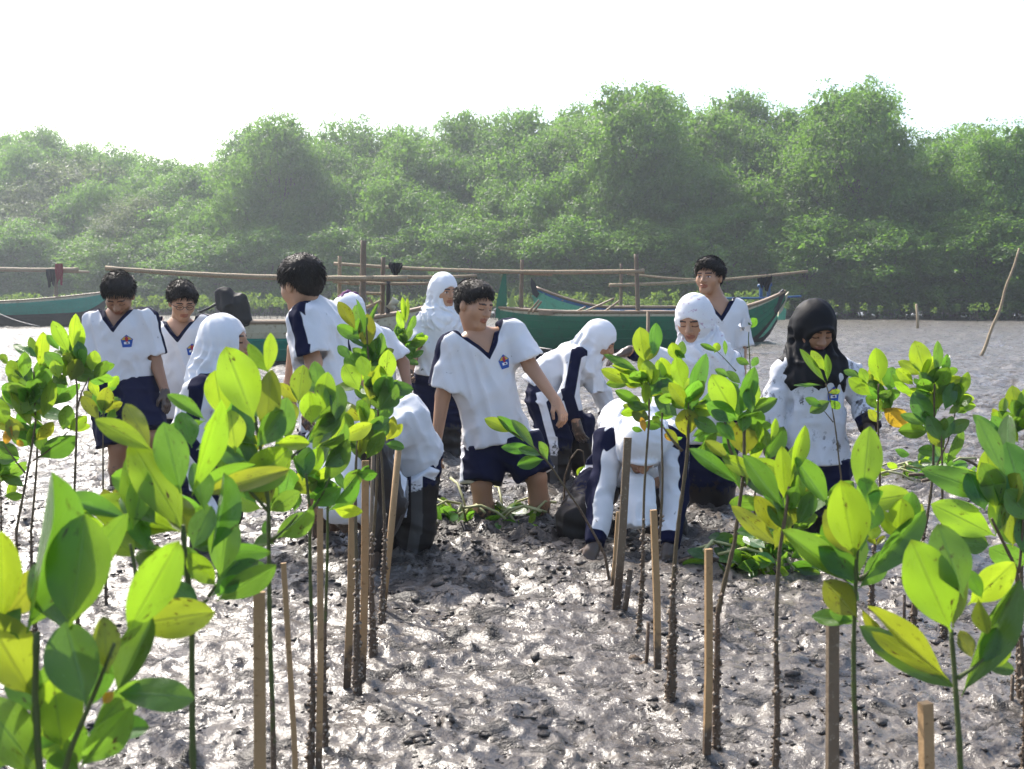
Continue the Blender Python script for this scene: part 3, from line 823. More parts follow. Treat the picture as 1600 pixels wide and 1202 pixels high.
prow('bow_fin', [q(832, 460, .1), q(829, 445, .1), q(830, 434, .1), q(836, 441, .1), q(840, 455, .1), q(843, 459, .1), q(839, 466, .1)], .07, (0, 1, 0), 'boat_black', b2)
pole('outrigger_boom', q(952, 446, .2), q(1262, 424, .6), .048, .034, b2)
pole('boom_strut', q(980, 428, .4), q(1100, 438, .4), .030, .030, b2, 'bamboo', 5)
pole('mast_post', q(970, 488, .3), q(971, 412, .3), .045, .040, b2, 'stake_dark', 4)
mb = MB()
for x in (1188, 1200): mb.tube([q(x, 486, .6), q(x + 2, 428, .6)], .05, 6)
mb.tube([q(1184, 447, .6), q(1206, 445, .6)], .05, 6)
mb.build('lamp_stand', M['boat_blue'], b2)
pole('side_rail', q(1130, 466, .5), q(1252, 463, .5), .03, .03, b2, 'boat_blue', 4)
prow('stern_board', [q(1214, 500, .8), q(1222, 478, .8), q(1228, 484, .8), q(1226, 500, .8)], .1, (0, 1, 0), 'boat_mint', b2)
cloth_hang('wrapped_cloth', q(1195, 428, .55), .35, .40, 'black_cloth', b2, 3)

# --- cream and teal boat on the left with covered engine
Yb = 20.6
b3 = empty('outrigger_boat', (at(470, 570, Yb)[0], Yb, 0), 'weathered cream and teal outrigger boat behind the dark-haired boy, engine under black cover', 'boat')
def zs3(t): return 0.80 + 0.30 * (max(0, t - .55) / .45) ** 1.5 + 0.05 * (max(0, .2 - t) / .2)
def zk3(t): return -0.05 + 0.3 * (max(0, .06 - t) / .06) ** 2 + 0.85 * (max(0, t - .84) / .16) ** 1.8
hull('b3', (at(318, 560, Yb)[0], Yb - .1), (at(672, 560, Yb)[0], Yb + .9), 1.1, zs3, zk3, [(0.16, 'boat_dark'), (0.68, 'boat_teal'), (1.01, 'boat_cream')], b3, True, (0.2, 0.6))
pole('outrigger_boom', q(165, 419, .2), q(636, 435, -.1), .040, .054, b3)
pole('mast_post', q(566, 505, .1), q(568, 376, .1), .060, .050, b3, 'stake_dark', 5)
pole('mast_post', q(530, 500, .6), q(531, 400, .6), .038, .034, b3, 'bamboo', 4)
pole('mast_post', q(597, 500, .6), q(599, 402, .6), .045, .040, b3, 'stake_dark', 4)
pole('mast_post', q(606, 498, .5), q(607, 438, .5), .040, .040, b3, 'boat_black', 3)
for a, b in (((545, 441), (672, 443)), ((568, 458), (596, 459)), ((575, 465), (594, 488)), ((600, 432), (745, 431)), ((520, 440), (560, 444)), ((548, 490), (596, 470))):
    pole('brace', q(*a, .5), q(*b, .5), .028, .026, b3, 'bamboo', 4)
cloth_hang('hanging_cloth', q(618, 411, .3), .24, .22, 'black_cloth', b3, 5)
mb = MB(); mb.tube([q(622, 474, .4), q(615, 470, .4), q(610, 478, .4), q(616, 484, .4)], [.05, .09, .09, .05], 8); mb.build('lamp', M['boat_cream'], b3)
# engine under its cover

# ------------------------------------------------------------------ implicit surfaces for people and cloth
class Grid:
    def __init__(self, lo, hi, h):
        self.lo = np.asarray(lo, float); self.h = h
        self.n = np.maximum(np.ceil((np.asarray(hi) - self.lo) / h).astype(int) + 1, 4)
        self.F = np.full(self.n, 9.0, np.float32)
        self.ax = [(self.lo[i] + h * np.arange(self.n[i])).astype(np.float32) for i in range(3)]
    def sl(self, lo, hi):
        a = np.clip(np.floor((np.asarray(lo) - self.lo) / self.h).astype(int), 0, self.n)
        b = np.clip(np.ceil((np.asarray(hi) - self.lo) / self.h).astype(int) + 1, 0, self.n)
        return tuple(slice(a[i], b[i]) for i in range(3))
    def xyz(self, s): return (self.ax[0][s[0]][:, None, None], self.ax[1][s[1]][None, :, None], self.ax[2][s[2]][None, None, :])
    def add(self, prim, k=0.02):
        lo, hi, fn = prim; mg = k + 3 * self.h
        s = self.sl(lo - mg, hi + mg)
        if any(q.stop <= q.start for q in s): return
        d = fn(*self.xyz(s)); f = self.F[s]
        w = np.clip(0.5 + 0.5 * (f - d) / k, 0, 1)
        self.F[s] = f + (d - f) * w - k * w * (1 - w)
    def sub(self, prim, k=0.006):
        lo, hi, fn = prim; mg = k + 3 * self.h
        s = self.sl(lo - mg, hi + mg)
        if any(q.stop <= q.start for q in s): return
        d = -fn(*self.xyz(s)); f = self.F[s]
        w = np.clip(0.5 - 0.5 * (f - d) / k, 0, 1)
        self.F[s] = f + (d - f) * w + k * w * (1 - w)
    def warp(self, fn, band=0.05):
        m = np.abs(self.F) < band
        i = np.nonzero(m)
        x, y, z = (self.ax[q][i[q]] for q in range(3))
        self.F[m] += fn(x, y, z).astype(np.float32)
    def mesh(self):
        F = self.F; S = F < 0
        c = np.zeros(np.array(F.shape) - 1, np.uint8)
        for dx in (0, 1):
            for dy in (0, 1):
                for dz in (0, 1):
                    c += S[dx:F.shape[0] - 1 + dx, dy:F.shape[1] - 1 + dy, dz:F.shape[2] - 1 + dz]
        act = (c > 0) & (c < 8)
        I = np.argwhere(act)
        if len(I) == 0: return np.zeros((0, 3)), np.zeros((0, 4), int)
        vid = np.full(act.shape, -1, np.int32); vid[act] = np.arange(len(I))
        cor = np.array([(a, b, d) for a in (0, 1) for b in (0, 1) for d in (0, 1)])
        val = np.stack([F[I[:, 0] + q[0], I[:, 1] + q[1], I[:, 2] + q[2]] for q in cor], 1)
        ac = np.zeros((len(I), 3)); cnt = np.zeros(len(I))
        for i in range(8):
            for j in range(i + 1, 8):
                if np.abs(cor[i] - cor[j]).sum() != 1: continue
                a, b = val[:, i], val[:, j]; m = (a < 0) != (b < 0)
                t = np.where(m, a / np.where(a == b, 1, a - b), 0)
                p = cor[i][None] + t[:, None] * (cor[j] - cor[i])[None]
                ac[m] += p[m]; cnt[m] += 1
        V = self.lo + self.h * (I + ac / cnt[:, None])
        Q = []
        for axis in range(3):
            a1, a2 = (axis + 1) % 3, (axis + 2) % 3
            s0 = [slice(None)] * 3; s1 = [slice(None)] * 3
            s0[axis] = slice(0, -1); s1[axis] = slice(1, None)
            for q in (a1, a2): s0[q] = slice(1, -1); s1[q] = slice(1, -1)
            A, B = S[tuple(s0)], S[tuple(s1)]
            for flip in (0, 1):
                E = np.argwhere((A & ~B) if flip == 0 else (~A & B))
                if not len(E): continue
                E[:, a1] += 1; E[:, a2] += 1
                def cell(o1, o2):
                    c_ = E.copy(); c_[:, a1] -= o1; c_[:, a2] -= o2
                    return vid[c_[:, 0], c_[:, 1], c_[:, 2]]
                q = [cell(1, 1), cell(0, 1), cell(0, 0), cell(1, 0)]
                if flip: q = q[::-1]
                Q.append(np.stack(q, 1))
        return V, np.concatenate(Q)

def cap(a, b, ra, rb=None, side=None, sw=1.0, flat=False, sw2=None):
    """tapered capsule; along `side` it is sw times as wide; flat=True cuts it square at b"""
    a, b = np.asarray(a, float), np.asarray(b, float); rb = ra if rb is None else rb
    L = np.linalg.norm(b - a) + 1e-9; u = (b - a) / L
    sw2 = sw if sw2 is None else sw2
    mg = max(ra * max(sw, 1), rb * max(sw2, 1))
    lo, hi = np.minimum(a, b) - mg, np.maximum(a, b) + mg
    if side is not None:
        w = np.asarray(side, float); w = unit(w - (w @ u) * u)
    def fn(x, y, z):
        px, py, pz = x - a[0], y - a[1], z - a[2]
        s = px * u[0] + py * u[1] + pz * u[2]
        t = np.clip(s / L, 0, 1)
        if flat: e = np.where(s < 0, s, 0)
        else: e = s - t * L
        q2 = px * px + py * py + pz * pz - s * s
        if side is not None:
            l = px * w[0] + py * w[1] + pz * w[2]
            sc = sw + (sw2 - sw) * t
            q2 = q2 - l * l * (1 - 1 / (sc * sc))
        d = np.sqrt(np.maximum(q2, 0) + e * e) - (ra + (rb - ra) * t)
        if flat: d = np.maximum(d, s - L)
        return d.astype(np.float32)
    return lo, hi, fn

def ell(c, r, A=None):
    c, r = np.asarray(c, float), np.asarray(r, float); A = np.eye(3) if A is None else A
    mg = max(r)
    def fn(x, y, z):
        p = (x - c[0], y - c[1], z - c[2])
        k0 = 0; k1 = 0
        for i in range(3):
            q = (p[0] * A[i][0] + p[1] * A[i][1] + p[2] * A[i][2]) / r[i]
            k0 = k0 + q * q; k1 = k1 + (q / r[i]) ** 2
        k0 = np.sqrt(k0); k1 = np.sqrt(k1)
        return (k0 * (k0 - 1) / np.maximum(k1, 1e-6)).astype(np.float32)
    return c - mg, c + mg, fn

def build_grid(prims, h, subs=(), pad=0.02, warp=None):
    lo = np.min([p[0][0] for p in prims], 0) - pad; hi = np.max([p[0][1] for p in prims], 0) + pad
    g_ = Grid(lo, hi, h)
    for p, k in prims: g_.add(p, k)
    if warp is not None: g_.warp(warp)
    for p, k in subs: g_.sub(p, k)
    return g_

def head_frame(yaw, pitch, roll=0):
    t, p, q = R(yaw), R(pitch), R(roll)
    f = np.array([math.cos(p) * math.sin(t), -math.cos(p) * math.cos(t), -math.sin(p)])
    u_ = np.array([math.sin(p) * math.sin(t), -math.sin(p) * math.cos(t), math.cos(p)])
    r = np.cross(f, u_)
    r, u_ = r * math.cos(q) + u_ * math.sin(q), u_ * math.cos(q) - r * math.sin(q)
    return np.array([r, f, u_])

def head_prims(c, A, s, neck):
    L = lambda x, y, z: c + s * (x * A[0] + y * A[1] + z * A[2])
    E = lambda x, y, z, a, b, d: ell(L(x, y, z), np.array([a, b, d]) * s, A)
    P = [(E(0, -.014, .030, .074, .093, .083), .02), (E(0, .018, -.034, .060, .070, .076), .03), (cap(L(-.012, .062, -.090), L(.012, .062, -.090), .020 * s), .03),
         (cap(L(-.034, .070, .020), L(.034, .070, .020), .014 * s), .02),
         (cap(L(-.040, .045, -.022), L(-.040, .045, -.024), .026 * s), .03), (cap(L(.040, .045, -.022), L(.040, .045, -.024), .026 * s), .03)]
    for q in (-1, 1): P.append((E(q * .075, -.010, -.008, .010, .019, .031), .012))
    P.append((cap(L(0, .082, .010), L(0, .103, -.026), .0075 * s, .0125 * s), .012))
    for q in (-1, 1): P.append((cap(L(q * .012, .090, -.030), L(q * .010, .092, -.030), .0085 * s), .008))
    P.append((E(0, .084, -.053, .023, .012, .0065), .007)); P.append((E(0, .082, -.064, .020, .012, .0075), .007))
    S_ = [(E(q * .032, .098, .001, .020, .020, .013), .012) for q in (-1, 1)] + [(E(0, .098, -.0585, .018, .012, .0022), .004)]
    P2 = [(E(q * .031, .069, .000, .0150, .0150, .0130), .004) for q in (-1, 1)]
    P.append((cap(L(0, -.022, -.05), neck, .052 * s, .060 * s), .03))
    return P, S_, P2

def hand_prims(w, d, n, s=1.0, curl=0.5, spread=1.0):
    """w wrist, d pointing along the hand, n palm-facing direction"""
    d = unit(d); n = unit(np.asarray(n, float) - (np.asarray(n, float) @ d) * d); e = np.cross(d, n)
    T = lambda a, b, c: w + s * (a * d + b * e + c * n)
    P = [(cap(T(.0, 0, 0), T(.035, 0, 0), .024 * s, .026 * s, e, 1.1), .02)]
    for k, (b, L) in enumerate(((-.030, .062), (-.011, .072), (.010, .068), (.030, .054))):
        a0 = T(.020, b * 0.5, 0); a1 = T(.085, b, 0)
        P.append((cap(a0, a1, .013 * s, .0105 * s), .016))
        c1 = curl * 0.9 * (0.85 + 0.1 * k); c2 = curl * 2.0
        dd = math.cos(c1) * d + math.sin(c1) * n + 0.10 * spread * (b / .03) * e
        m = a1 + s * L * 0.5 * unit(dd)
        d2 = math.cos(c2) * d + math.sin(c2) * n + 0.05 * spread * (b / .03) * e
        t_ = m + s * L * 0.5 * unit(d2)
        P.append((cap(a1, m, .0098 * s, .0088 * s), .006)); P.append((cap(m, t_, .0088 * s, .0072 * s), .005))
    th = T(.055, -.050, .018); P.append((cap(T(.018, -.020, .004), th, .0145 * s, .0105 * s), .014))
    P.append((cap(th, T(.090, -.052, .032), .0100 * s, .0080 * s), .006))
    return P

def seg_stripe(V, pts, outs, hw_):
    """signed width of a band running along the polyline pts on the side outs"""
    best = np.full(len(V), -1.0)
    for i in range(len(pts) - 1):
        a, b = pts[i], pts[i + 1]; L = np.linalg.norm(b - a); u_ = (b - a) / L
        o = unit(outs[i] - (outs[i] @ u_) * u_); l = np.cross(u_, o)
        q = V - a; t = q @ u_
        m = np.minimum.reduce([hw_ - np.abs(q @ l), q @ o + .004, t + .05, L + .05 - t, .15 - np.linalg.norm(q - np.clip(t, 0, L)[:, None] * u_, axis=1)])
        best = np.maximum(best, m)
    return best

def smoothstep(a, b, x):
    t = np.clip((x - a) / (b - a), 0, 1); return t * t * (3 - 2 * t)

def person(label, Y0, head, neck, sh, spine, arms, legs, sleeve='short', pants='shorts', hair='short', skin='skin', shirt_mat='shirt', hijab_mat='hijab',
           hs=1.03, vneck=False, emblem=None, stripe=True, legstripe=True, visor=0.0, drape=(), mudz=0.32, shirt_mud=0.0, handmud=0.6, armmud=0.3, glasses=False, hands=(((.6, .3, 0), .5, 1), ((-.6, .3, 0), .5, 1)),
           sr=((.165, .115), (.160, .112), (.185, .135)), pr=None, drop=1.0, bonnet=False, sleeve_r=(.062, .080), nstr=.030, hz=0, hij_r=(.12, .10), drape_c=None, sleevemud=0.0, sout=.25, eyes='down'):
    J = lambda p: at(p[0], p[1], Y0 + (p[2] if len(p) > 2 else 0))
    cpos = J(head[:3]); A = head_frame(*head[3:6]) if len(head) > 5 else head_frame(head[3], head[4])
    nk = J(neck); sa, sb = J(sh[0]), J(sh[1]); side = unit(sb - sa)
    SP = [J(p) for p in spine]
    up = unit(SP[0] - SP[-1]); front = unit(np.cross(side, up))
    foot = np.mean([J(l[-1]) for l in legs], 0)
    rt = empty('person', (foot[0], foot[1], 0), label, 'person', 'students planting mangroves')
    AR = [[J(p) for p in a] for a in arms]        # elbow, wrist, fingertip direction point
    LG = [[J(p) for p in l] for l in legs]        # hip, knee, ankle
    h = 0.0085
    L = lambda x, y, z: cpos + hs * (x * A[0] + y * A[1] + z * A[2])
    # ---------------- body
    HP, HS, HP2 = head_prims(cpos, A, hs, nk)
    gh = build_grid(HP, 0.0037, HS); [gh.add(p, k) for p, k in HP2]
    parts = [gh.mesh()]
    B = [(cap(nk, SP[0], .06, .09), .04), (cap(SP[0], SP[1], sr[0][1] - .022, sr[1][1] - .022, side, 1.35), .04), (cap(SP[1], SP[1] + (SP[2] - SP[1]) * .45, sr[1][1] - .03, sr[1][1] - .03, side, 1.3), .04),
         (cap(sa, sb, .040), .04), (cap(nk - up * .03 + front * .012, SP[0] + (SP[1] - SP[0]) * .2 + front * .02, .066, .085, side, 1.3), .03)]
    for S0, ar in zip((sa, sb), AR):
        B += [(cap(S0, ar[0], .046, .041), .02), (cap(ar[0], ar[1], .042, .0265), .012)]
    for lg in LG:
        B += [(cap(lg[0] + (lg[1] - lg[0]) * .3, lg[1], .070, .056), .03), (cap(lg[1], lg[1] + (lg[2] - lg[1]) * 0.35, .054, .056), .02), (cap(lg[1] + (lg[2] - lg[1]) * 0.35, lg[2], .056, .040), .02)]
    parts.append(build_grid(B, 0.0095).mesh())
    for i, (ar, hd) in enumerate(zip(AR, hands)):
        if hd is None: continue
        nrm, curl, spread = hd
        hp = hand_prims(ar[1], ar[2] - ar[1], nrm, 1.0, curl, spread)
        fa = unit(ar[0] - ar[1])
        hp.append((cap(ar[1] + fa * .05, ar[1], .0300, .0265), .014))
        parts.append(build_grid(hp, 0.0042).mesh())
    V = np.concatenate([p[0] for p in parts]); off = np.cumsum([0] + [len(p[0]) for p in parts])
    F = np.concatenate([p[1] + o for p, o in zip(parts, off)])
    q = ((V - cpos) @ A.T) / hs
    ax_ = np.abs(q[:, 0]); fr = q[:, 1] > .045
    feat = np.zeros(len(V))
    lip = fr & (q[:, 1] > .066) & (ax_ < .025) & (np.abs(q[:, 2] + .0585) < .0125 - .2 * np.maximum(ax_ - .008, 0))
    feat[lip] = 1.0
    brow = fr & (ax_ > .010) & (ax_ < .050) & (np.abs(q[:, 2] - (.023 - 4.0 * (ax_ - .03) ** 2)) < .0046)
    e_ = ax_ - .0315
    if eyes == 'down':
        feat[fr & (np.abs(e_) < .0155) & (np.abs(q[:, 2] + .0065 - 9 * e_ ** 2) < .0028)] = 2.0
    else:
        up_l, lo_l = .0052 - 16 * e_ ** 2, -.0056 + 14 * e_ ** 2
        feat[fr & (np.abs(e_) < .0145) & (q[:, 2] < up_l) & (q[:, 2] > lo_l)] = -1.0
        feat[fr & (np.hypot(e_, q[:, 2]) < .0056)] = 2.0
        feat[fr & (np.abs(e_) < .016) & (np.abs(q[:, 2] - up_l - .0012) < .0024)] = 2.0
    feat[brow] = 2.0
    mud = smoothstep(mudz, mudz - .25, V[:, 2]) * 0.75
    for ar in AR:
        dw = np.linalg.norm(V - ar[1], axis=1); tt = np.clip(((V - ar[0]) @ (ar[1] - ar[0])) / (np.linalg.norm(ar[1] - ar[0]) ** 2), 0, 1.5)
        near = np.linalg.norm(V - (ar[0] + np.minimum(tt, 1)[:, None] * (ar[1] - ar[0])), axis=1) < .2
        mud = np.maximum(mud, np.where(near, smoothstep(0.1, 1.0, tt) * armmud + smoothstep(.92, 1.1, tt) * max(0, handmud - armmud), 0))
    body = obj('body', mesh_from('body', V, F, True, [M[skin]], attrs={'feat': feat, 'mud': mud}), rt)
    # ---------------- trousers
    pr_ = pr or ((.118, .125) if pants == 'shorts' else (.108, .078))
    pelv = 0.5 * (LG[0][0] + LG[1][0])
    T = [(cap(LG[0][0], LG[1][0], .105), .03), (cap(SP[2], pelv, .10, .10, side, 1.4), .03)]
    for lg in LG:
        if pants == 'shorts':
            T.append((cap(lg[0], lg[0] + (lg[1] - lg[0]) * 0.93, pr_[0] * .95, pr_[1] * .86, None, 1, True), .03))
        else:
            T.append((cap(lg[0], lg[1], pr_[0], pr_[1] + .008), .03)); T.append((cap(lg[1], lg[2], pr_[1] + .008, pr_[1]), .02))
    sd = hz * 3.7 + Y0
    def wt(x, y, z): return -0.009 * (1 - np.abs(vn3(x * 17 + z * 4, y * 17, z * 4 + sd)) * 2) - 0.008 * (1 - np.abs(vn3(x * 9 + z * 14, y * 9, z * 17 + sd)) * 2)
    hdn = unit(SP[2] - SP[1]); hq = SP[2] - hdn * .025
    def tcut(x, y, z):
        s_ = (x - hq[0]) * hdn[0] + (y - hq[1]) * hdn[1] + (z - hq[2]) * hdn[2]
        r2 = (x - hq[0]) ** 2 + (y - hq[1]) ** 2 + (z - hq[2]) ** 2
        return np.maximum(s_, np.sqrt(r2) - .34).astype(np.float32) + 0 * (x + y + z)
    V, F = build_grid(T, h, [((hq - .36, hq + .36, tcut), .004)], warp=wt).mesh()
    st = np.full(len(V), -1.0)
    if legstripe:
        for lg, sg in zip(LG, (-1, 1)):
            st = np.maximum(st, seg_stripe(V, [lg[0] + up * .1, lg[0], lg[1], lg[2]], [side * sg] * 3, .026))
    mud = smoothstep(mudz + .05, mudz - .30, V[:, 2]) * 0.95
    tr_o = obj('shorts' if pants == 'shorts' else 'trousers', mesh_from('trousers', V, F, True, [M['trousers']], attrs={'stripe': st, 'mud': mud}), rt)
    # ---------------- shirt
    T = [(cap(SP[0], SP[1], sr[0][1], sr[1][1], side, sr[0][0] / sr[0][1], False, sr[1][0] / sr[1][1]), .03),
         (cap(SP[1], SP[2], sr[1][1], sr[2][1], side, sr[1][0] / sr[1][1], True, sr[2][0] / sr[2][1]), .03),
         (cap(sa, sb, .050), .05), (cap(nk, SP[0], .064, .10), .05), (cap(nk - up * .015, sa, .052, .050), .05), (cap(nk - up * .015, sb, .052, .050), .05), (cap(pelv, SP[2], .112, .115, side, 1.32), .03)]
    for S0, ar in zip((sa, sb), AR):
        if sleeve == 'short':
            e = S0 + (ar[0] - S0) * 0.84
            T.append((cap(S0, e, sleeve_r[0], sleeve_r[1], None, 1, True), .045))
        else:
            T.append((cap(S0, ar[0], sleeve_r[0], .058), .020)); T.append((cap(ar[0], ar[1] - unit(ar[1] - ar[0]) * .01, .058, .044, None, 1, True), .012))
    subs = [((SP[2] - .5, SP[2] + .5, lambda x, y, z: np.maximum(-((x - SP[2][0]) * hdn[0] + (y - SP[2][1]) * hdn[1] + (z - SP[2][2]) * hdn[2]), np.sqrt((x - SP[2][0]) ** 2 + (y - SP[2][1]) ** 2 + (z - SP[2][2]) ** 2) - .28).astype(np.float32)), .003)]
    hem = SP[2]; hd_ = unit(SP[2] - SP[1])
    subs.append((ell(hem + hd_ * .01, (sr[2][0] - .022, sr[2][1] - .022, .05), np.array([side, np.cross(hd_, side), hd_])), .01))
    if sleeve == 'short':
        for S0, ar in zip((sa, sb), AR):
            e = S0 + (ar[0] - S0) * 0.84; dd = unit(e - S0); o1 = unit(np.cross(dd, [0.3, 0.2, 0.9]))
            subs.append((ell(e + dd * .004, (sleeve_r[1] - .012, sleeve_r[1] - .012, .03), np.array([o1, np.cross(dd, o1), dd])), .006))
    nb = nk - up * .02
    if vneck:
        D, Wd = .085, .066
        def vcut(x, y, z):
            p = (x - nb[0], y - nb[1], z - nb[2])
            s_ = p[0] * side[0] + p[1] * side[1] + p[2] * side[2]
            t_ = -(p[0] * up[0] + p[1] * up[1] + p[2] * up[2]); f_ = p[0] * front[0] + p[1] * front[1] + p[2] * front[2]
            k = Wd / D
            return np.maximum((np.abs(s_) - k * (D - t_)) / math.sqrt(1 + k * k), -f_ + .01)
        subs.append(((nb - .35, nb + .35, vcut), .004))
        def ncut(x, y, z):
            p = (x - nb[0], y - nb[1], z - nb[2])
            t_ = -(p[0] * up[0] + p[1] * up[1] + p[2] * up[2]); f_ = p[0] * front[0] + p[1] * front[1] + p[2] * front[2]
            r2 = np.sqrt(p[0] ** 2 + p[1] ** 2 + p[2] ** 2)
            return np.maximum(t_ + .012 + .12 * f_, r2 - .13)
        subs.append(((nb - .35, nb + .35, ncut), .006))
    def ws(x, y, z):
        wx = 0.05 * vn3(x * 7 + sd, y * 7, z * 4)
        rg = 1 - np.abs(vn3((x + wx) * 15 + z * 5, y * 15 + sd, z * 3.6 + x * 4)) * 2.2
        rg2 = 1 - np.abs(vn3((x - wx) * 13 - z * 9, y * 13 + 5, z * 9 + sd)) * 2.2
        return -0.0095 * rg - 0.005 * rg2 + 0.008 * vn3(x * 9 + sd, y * 9, z * 5.5) + (-0.0045 * (1 - np.abs(vn3(x * 13, y * 13, z * 19 + sd)) * 2) if sleeve == 'long' else 0)
    V, F = build_grid(T, h, subs, warp=ws).mesh()
    st = np.full(len(V), -1.0)
    if stripe:
        for S0, ar, sg in ((sa, AR[0], -1), (sb, AR[1], 1)):
            top = nk + side * sg * .05
            st = np.maximum(st, seg_stripe(V, [top, S0, ar[0], ar[1]], [up, side * sg + sout * up, side * sg + sout * .6 * up], nstr))
    if sleeve == 'long':
        for ar in AR:
            dd = unit(ar[1] - ar[0]); t_ = (V - ar[1]) @ dd; nr = np.linalg.norm(V - ar[1], axis=1)
            st = np.maximum(st, np.minimum(.085 - nr, t_ + .055))
    if vneck:
        p = V - nb; s_ = np.abs(p @ side); t_ = -(p @ up); f_ = p @ front; k = Wd / D
        dv = (s_ - k * (D - t_)) / math.sqrt(1 + k * k)
        st = np.maximum(st, np.where((f_ > -.02) & (t_ < D + .05), np.minimum(.022 - dv, .04), -1))
        ra = np.linalg.norm(p - (p @ up)[:, None] * up, axis=1)
        st = np.maximum(st, np.where((t_ < .055) & (f_ <= .0), .082 - ra, -1))
    mud = np.full(len(V), shirt_mud * 0.25)
    mud += shirt_mud * (0.55 * smoothstep(0.62, 0.95, 1 - (V - SP[2]) @ up) * 0)
    for ar in AR:
        if sleeve == 'long':
            tt = np.clip(((V - ar[0]) @ (ar[1] - ar[0])) / (np.linalg.norm(ar[1] - ar[0]) ** 2), 0, 1.5); nr = np.linalg.norm(V - (ar[0] + np.minimum(tt, 1)[:, None] * (ar[1] - ar[0])), axis=1)
            mud = np.maximum(mud, np.where(nr < .12, smoothstep(.35, 1.05, tt) * armmud * smoothstep(.095, .075, nr), 0))
        if sleevemud > 0:
            S0 = sa if ar is AR[0] else sb
            for a_, b_ in ((S0, ar[0]), (ar[0], ar[1])):
                tt = np.clip(((V - a_) @ (b_ - a_)) / (np.linalg.norm(b_ - a_) ** 2), 0, 1)
                mud = np.maximum(mud, smoothstep(.15, .085, np.linalg.norm(V - (a_ + tt[:, None] * (b_ - a_)), axis=1)) * sleevemud)
    sh_me = mesh_from('shirt', V, F, True, [M[shirt_mat]], attrs={'stripe': st, 'mud': mud})
    sh_o = obj('shirt', sh_me, rt)
    if emblem is not None:
        bv = BVHTree.FromPolygons([Vector(v) for v in V], [tuple(int(i) for i in f) for f in F])
        c0 = nb + side * emblem[0] - up * emblem[1]
        def put(x, y, o_):
            p = c0 + side * x + up * y + front * .3
            hit = bv.ray_cast(Vector(p), Vector(-front))
            return np.array(hit[0]) + front * o_ if hit[0] is not None else c0 + front * (.1 + o_)
        mb = MB(); w = .034
        def poly(pts, o_, mi):
            c_ = np.mean(pts, 0); ring = []
            for i in range(len(pts)):
                a, b = np.array(pts[i]), np.array(pts[(i + 1) % len(pts)])
                ring += [a, (a + b) / 2]
            VV = [put(c_[0], c_[1], o_)] + [put(*(c_ + (r_ - c_) * .5), o_) for r_ in ring] + [put(*r_, o_) for r_ in ring]
            n_ = len(ring); FF = []
            for i in range(n_):
                j = (i + 1) % n_; FF.append((0, 1 + i, 1 + j)); FF.append((1 + i, 1 + n_ + i, 1 + n_ + j, 1 + j))
            mb.add(VV, FF, mi)
        poly([(0, 1.15 * w), (1.0 * w, .30 * w), (.72 * w, -1.1 * w), (-.72 * w, -1.1 * w), (-1.0 * w, .30 * w)], .0025, 0)
        poly([(-.25 * w, .85 * w), (-.1 * w, .2 * w), (-.88 * w, .25 * w)], .0040, 1); poly([(.25 * w, .85 * w), (.88 * w, .25 * w), (.1 * w, .2 * w)], .0040, 1)
        poly([(0, .9 * w), (.32 * w, .45 * w), (.12 * w, -.15 * w), (-.12 * w, -.15 * w), (-.32 * w, .45 * w)], .0052, 2)
        poly([(-.45 * w, -.15 * w), (.45 * w, -.15 * w), (.45 * w, -.55 * w), (-.45 * w, -.55 * w)], .0052, 3)
        poly([(-.2 * w, -.3 * w), (.2 * w, -.2 * w), (.3 * w, -.5 * w), (-.05 * w, -.45 * w)], .0064, 4)
        mb.build('emblem', [M['em_blue'], M['em_yellow'], M['em_red'], M['em_white'], M['em_dark']], sh_o)['label'] = 'blue and yellow pentagon school emblem'
    # ---------------- hair or headscarf
    if hair in ('short', 'long_top'):
        lift = .006 if hair == 'short' else .013
        Hh = [(ell(L(0, -.020, .040), np.array([.079 + lift, .098 + lift, .084 + lift]) * hs, A), .02), (ell(L(0, .028, .078), np.array([.062, .056, .040]) * hs, A), .03),
              (ell(L(0, -.062, -.012), np.array([.064, .046, .060]) * hs, A), .03)]
        n1 = unit(np.array([0, -.70, 0.72])); 
        def cut(x, y, z):
            p = (x - cpos[0], y - cpos[1], z - cpos[2])
            l = [(p[0] * A[i][0] + p[1] * A[i][1] + p[2] * A[i][2]) / hs for i in range(3)]
            d1 = -((l[1] - .080) * n1[1] + (l[2] - .066) * n1[2]) + .006 * vn3(l[0] * 70, l[1] * 70, l[2] * 70) + .05 * np.maximum(np.abs(l[0]) - .03, 0)       # >0 below the hairline
            ear = np.maximum(np.maximum(np.abs(l[1] + .010) - .028, np.abs(l[2] + .018) - .027), .055 - np.abs(l[0]))
            return np.minimum(-d1, ear) * hs
        def wh(x, y, z): return 0.0035 * vn3(x * 22, y * 22, z * 22 + sd) + 0.0016 * vn3(x * 110, y * 110, z * 110)
        V, F = build_grid(Hh, 0.0048, [((cpos - .2, cpos + .2, cut), .006)], warp=wh).mesh()
        # short tufts that break the outline
        r_ = np.random.default_rng(int(Y0 * 100) + hz)
        n_t = 3600
        pick = r_.integers(0, len(V), n_t); p0 = V[pick]
        lc = (p0 - cpos) @ A.T / hs
        nn = p0 - L(0, -.02, .02); nn /= np.linalg.norm(nn, axis=1)[:, None]
        cmb = A[1] * (.9 if hair == 'short' else .55) - A[2] * np.where(lc[:, 2:3] > .07, .1, .8) + A[0] * .25 + r_.normal(0, .17, (n_t, 3))
        cmb -= (cmb * nn).sum(1)[:, None] * nn
        dr = cmb / np.linalg.norm(cmb, axis=1)[:, None] + nn * r_.uniform(.02, .26, (n_t, 1)); dr /= np.linalg.norm(dr, axis=1)[:, None]
        ln = r_.uniform(.012, .026, n_t)[:, None] * (1.0 if hair == 'short' else 1.3) * np.where(lc[:, 2:3] > 0.0, 1, .5)
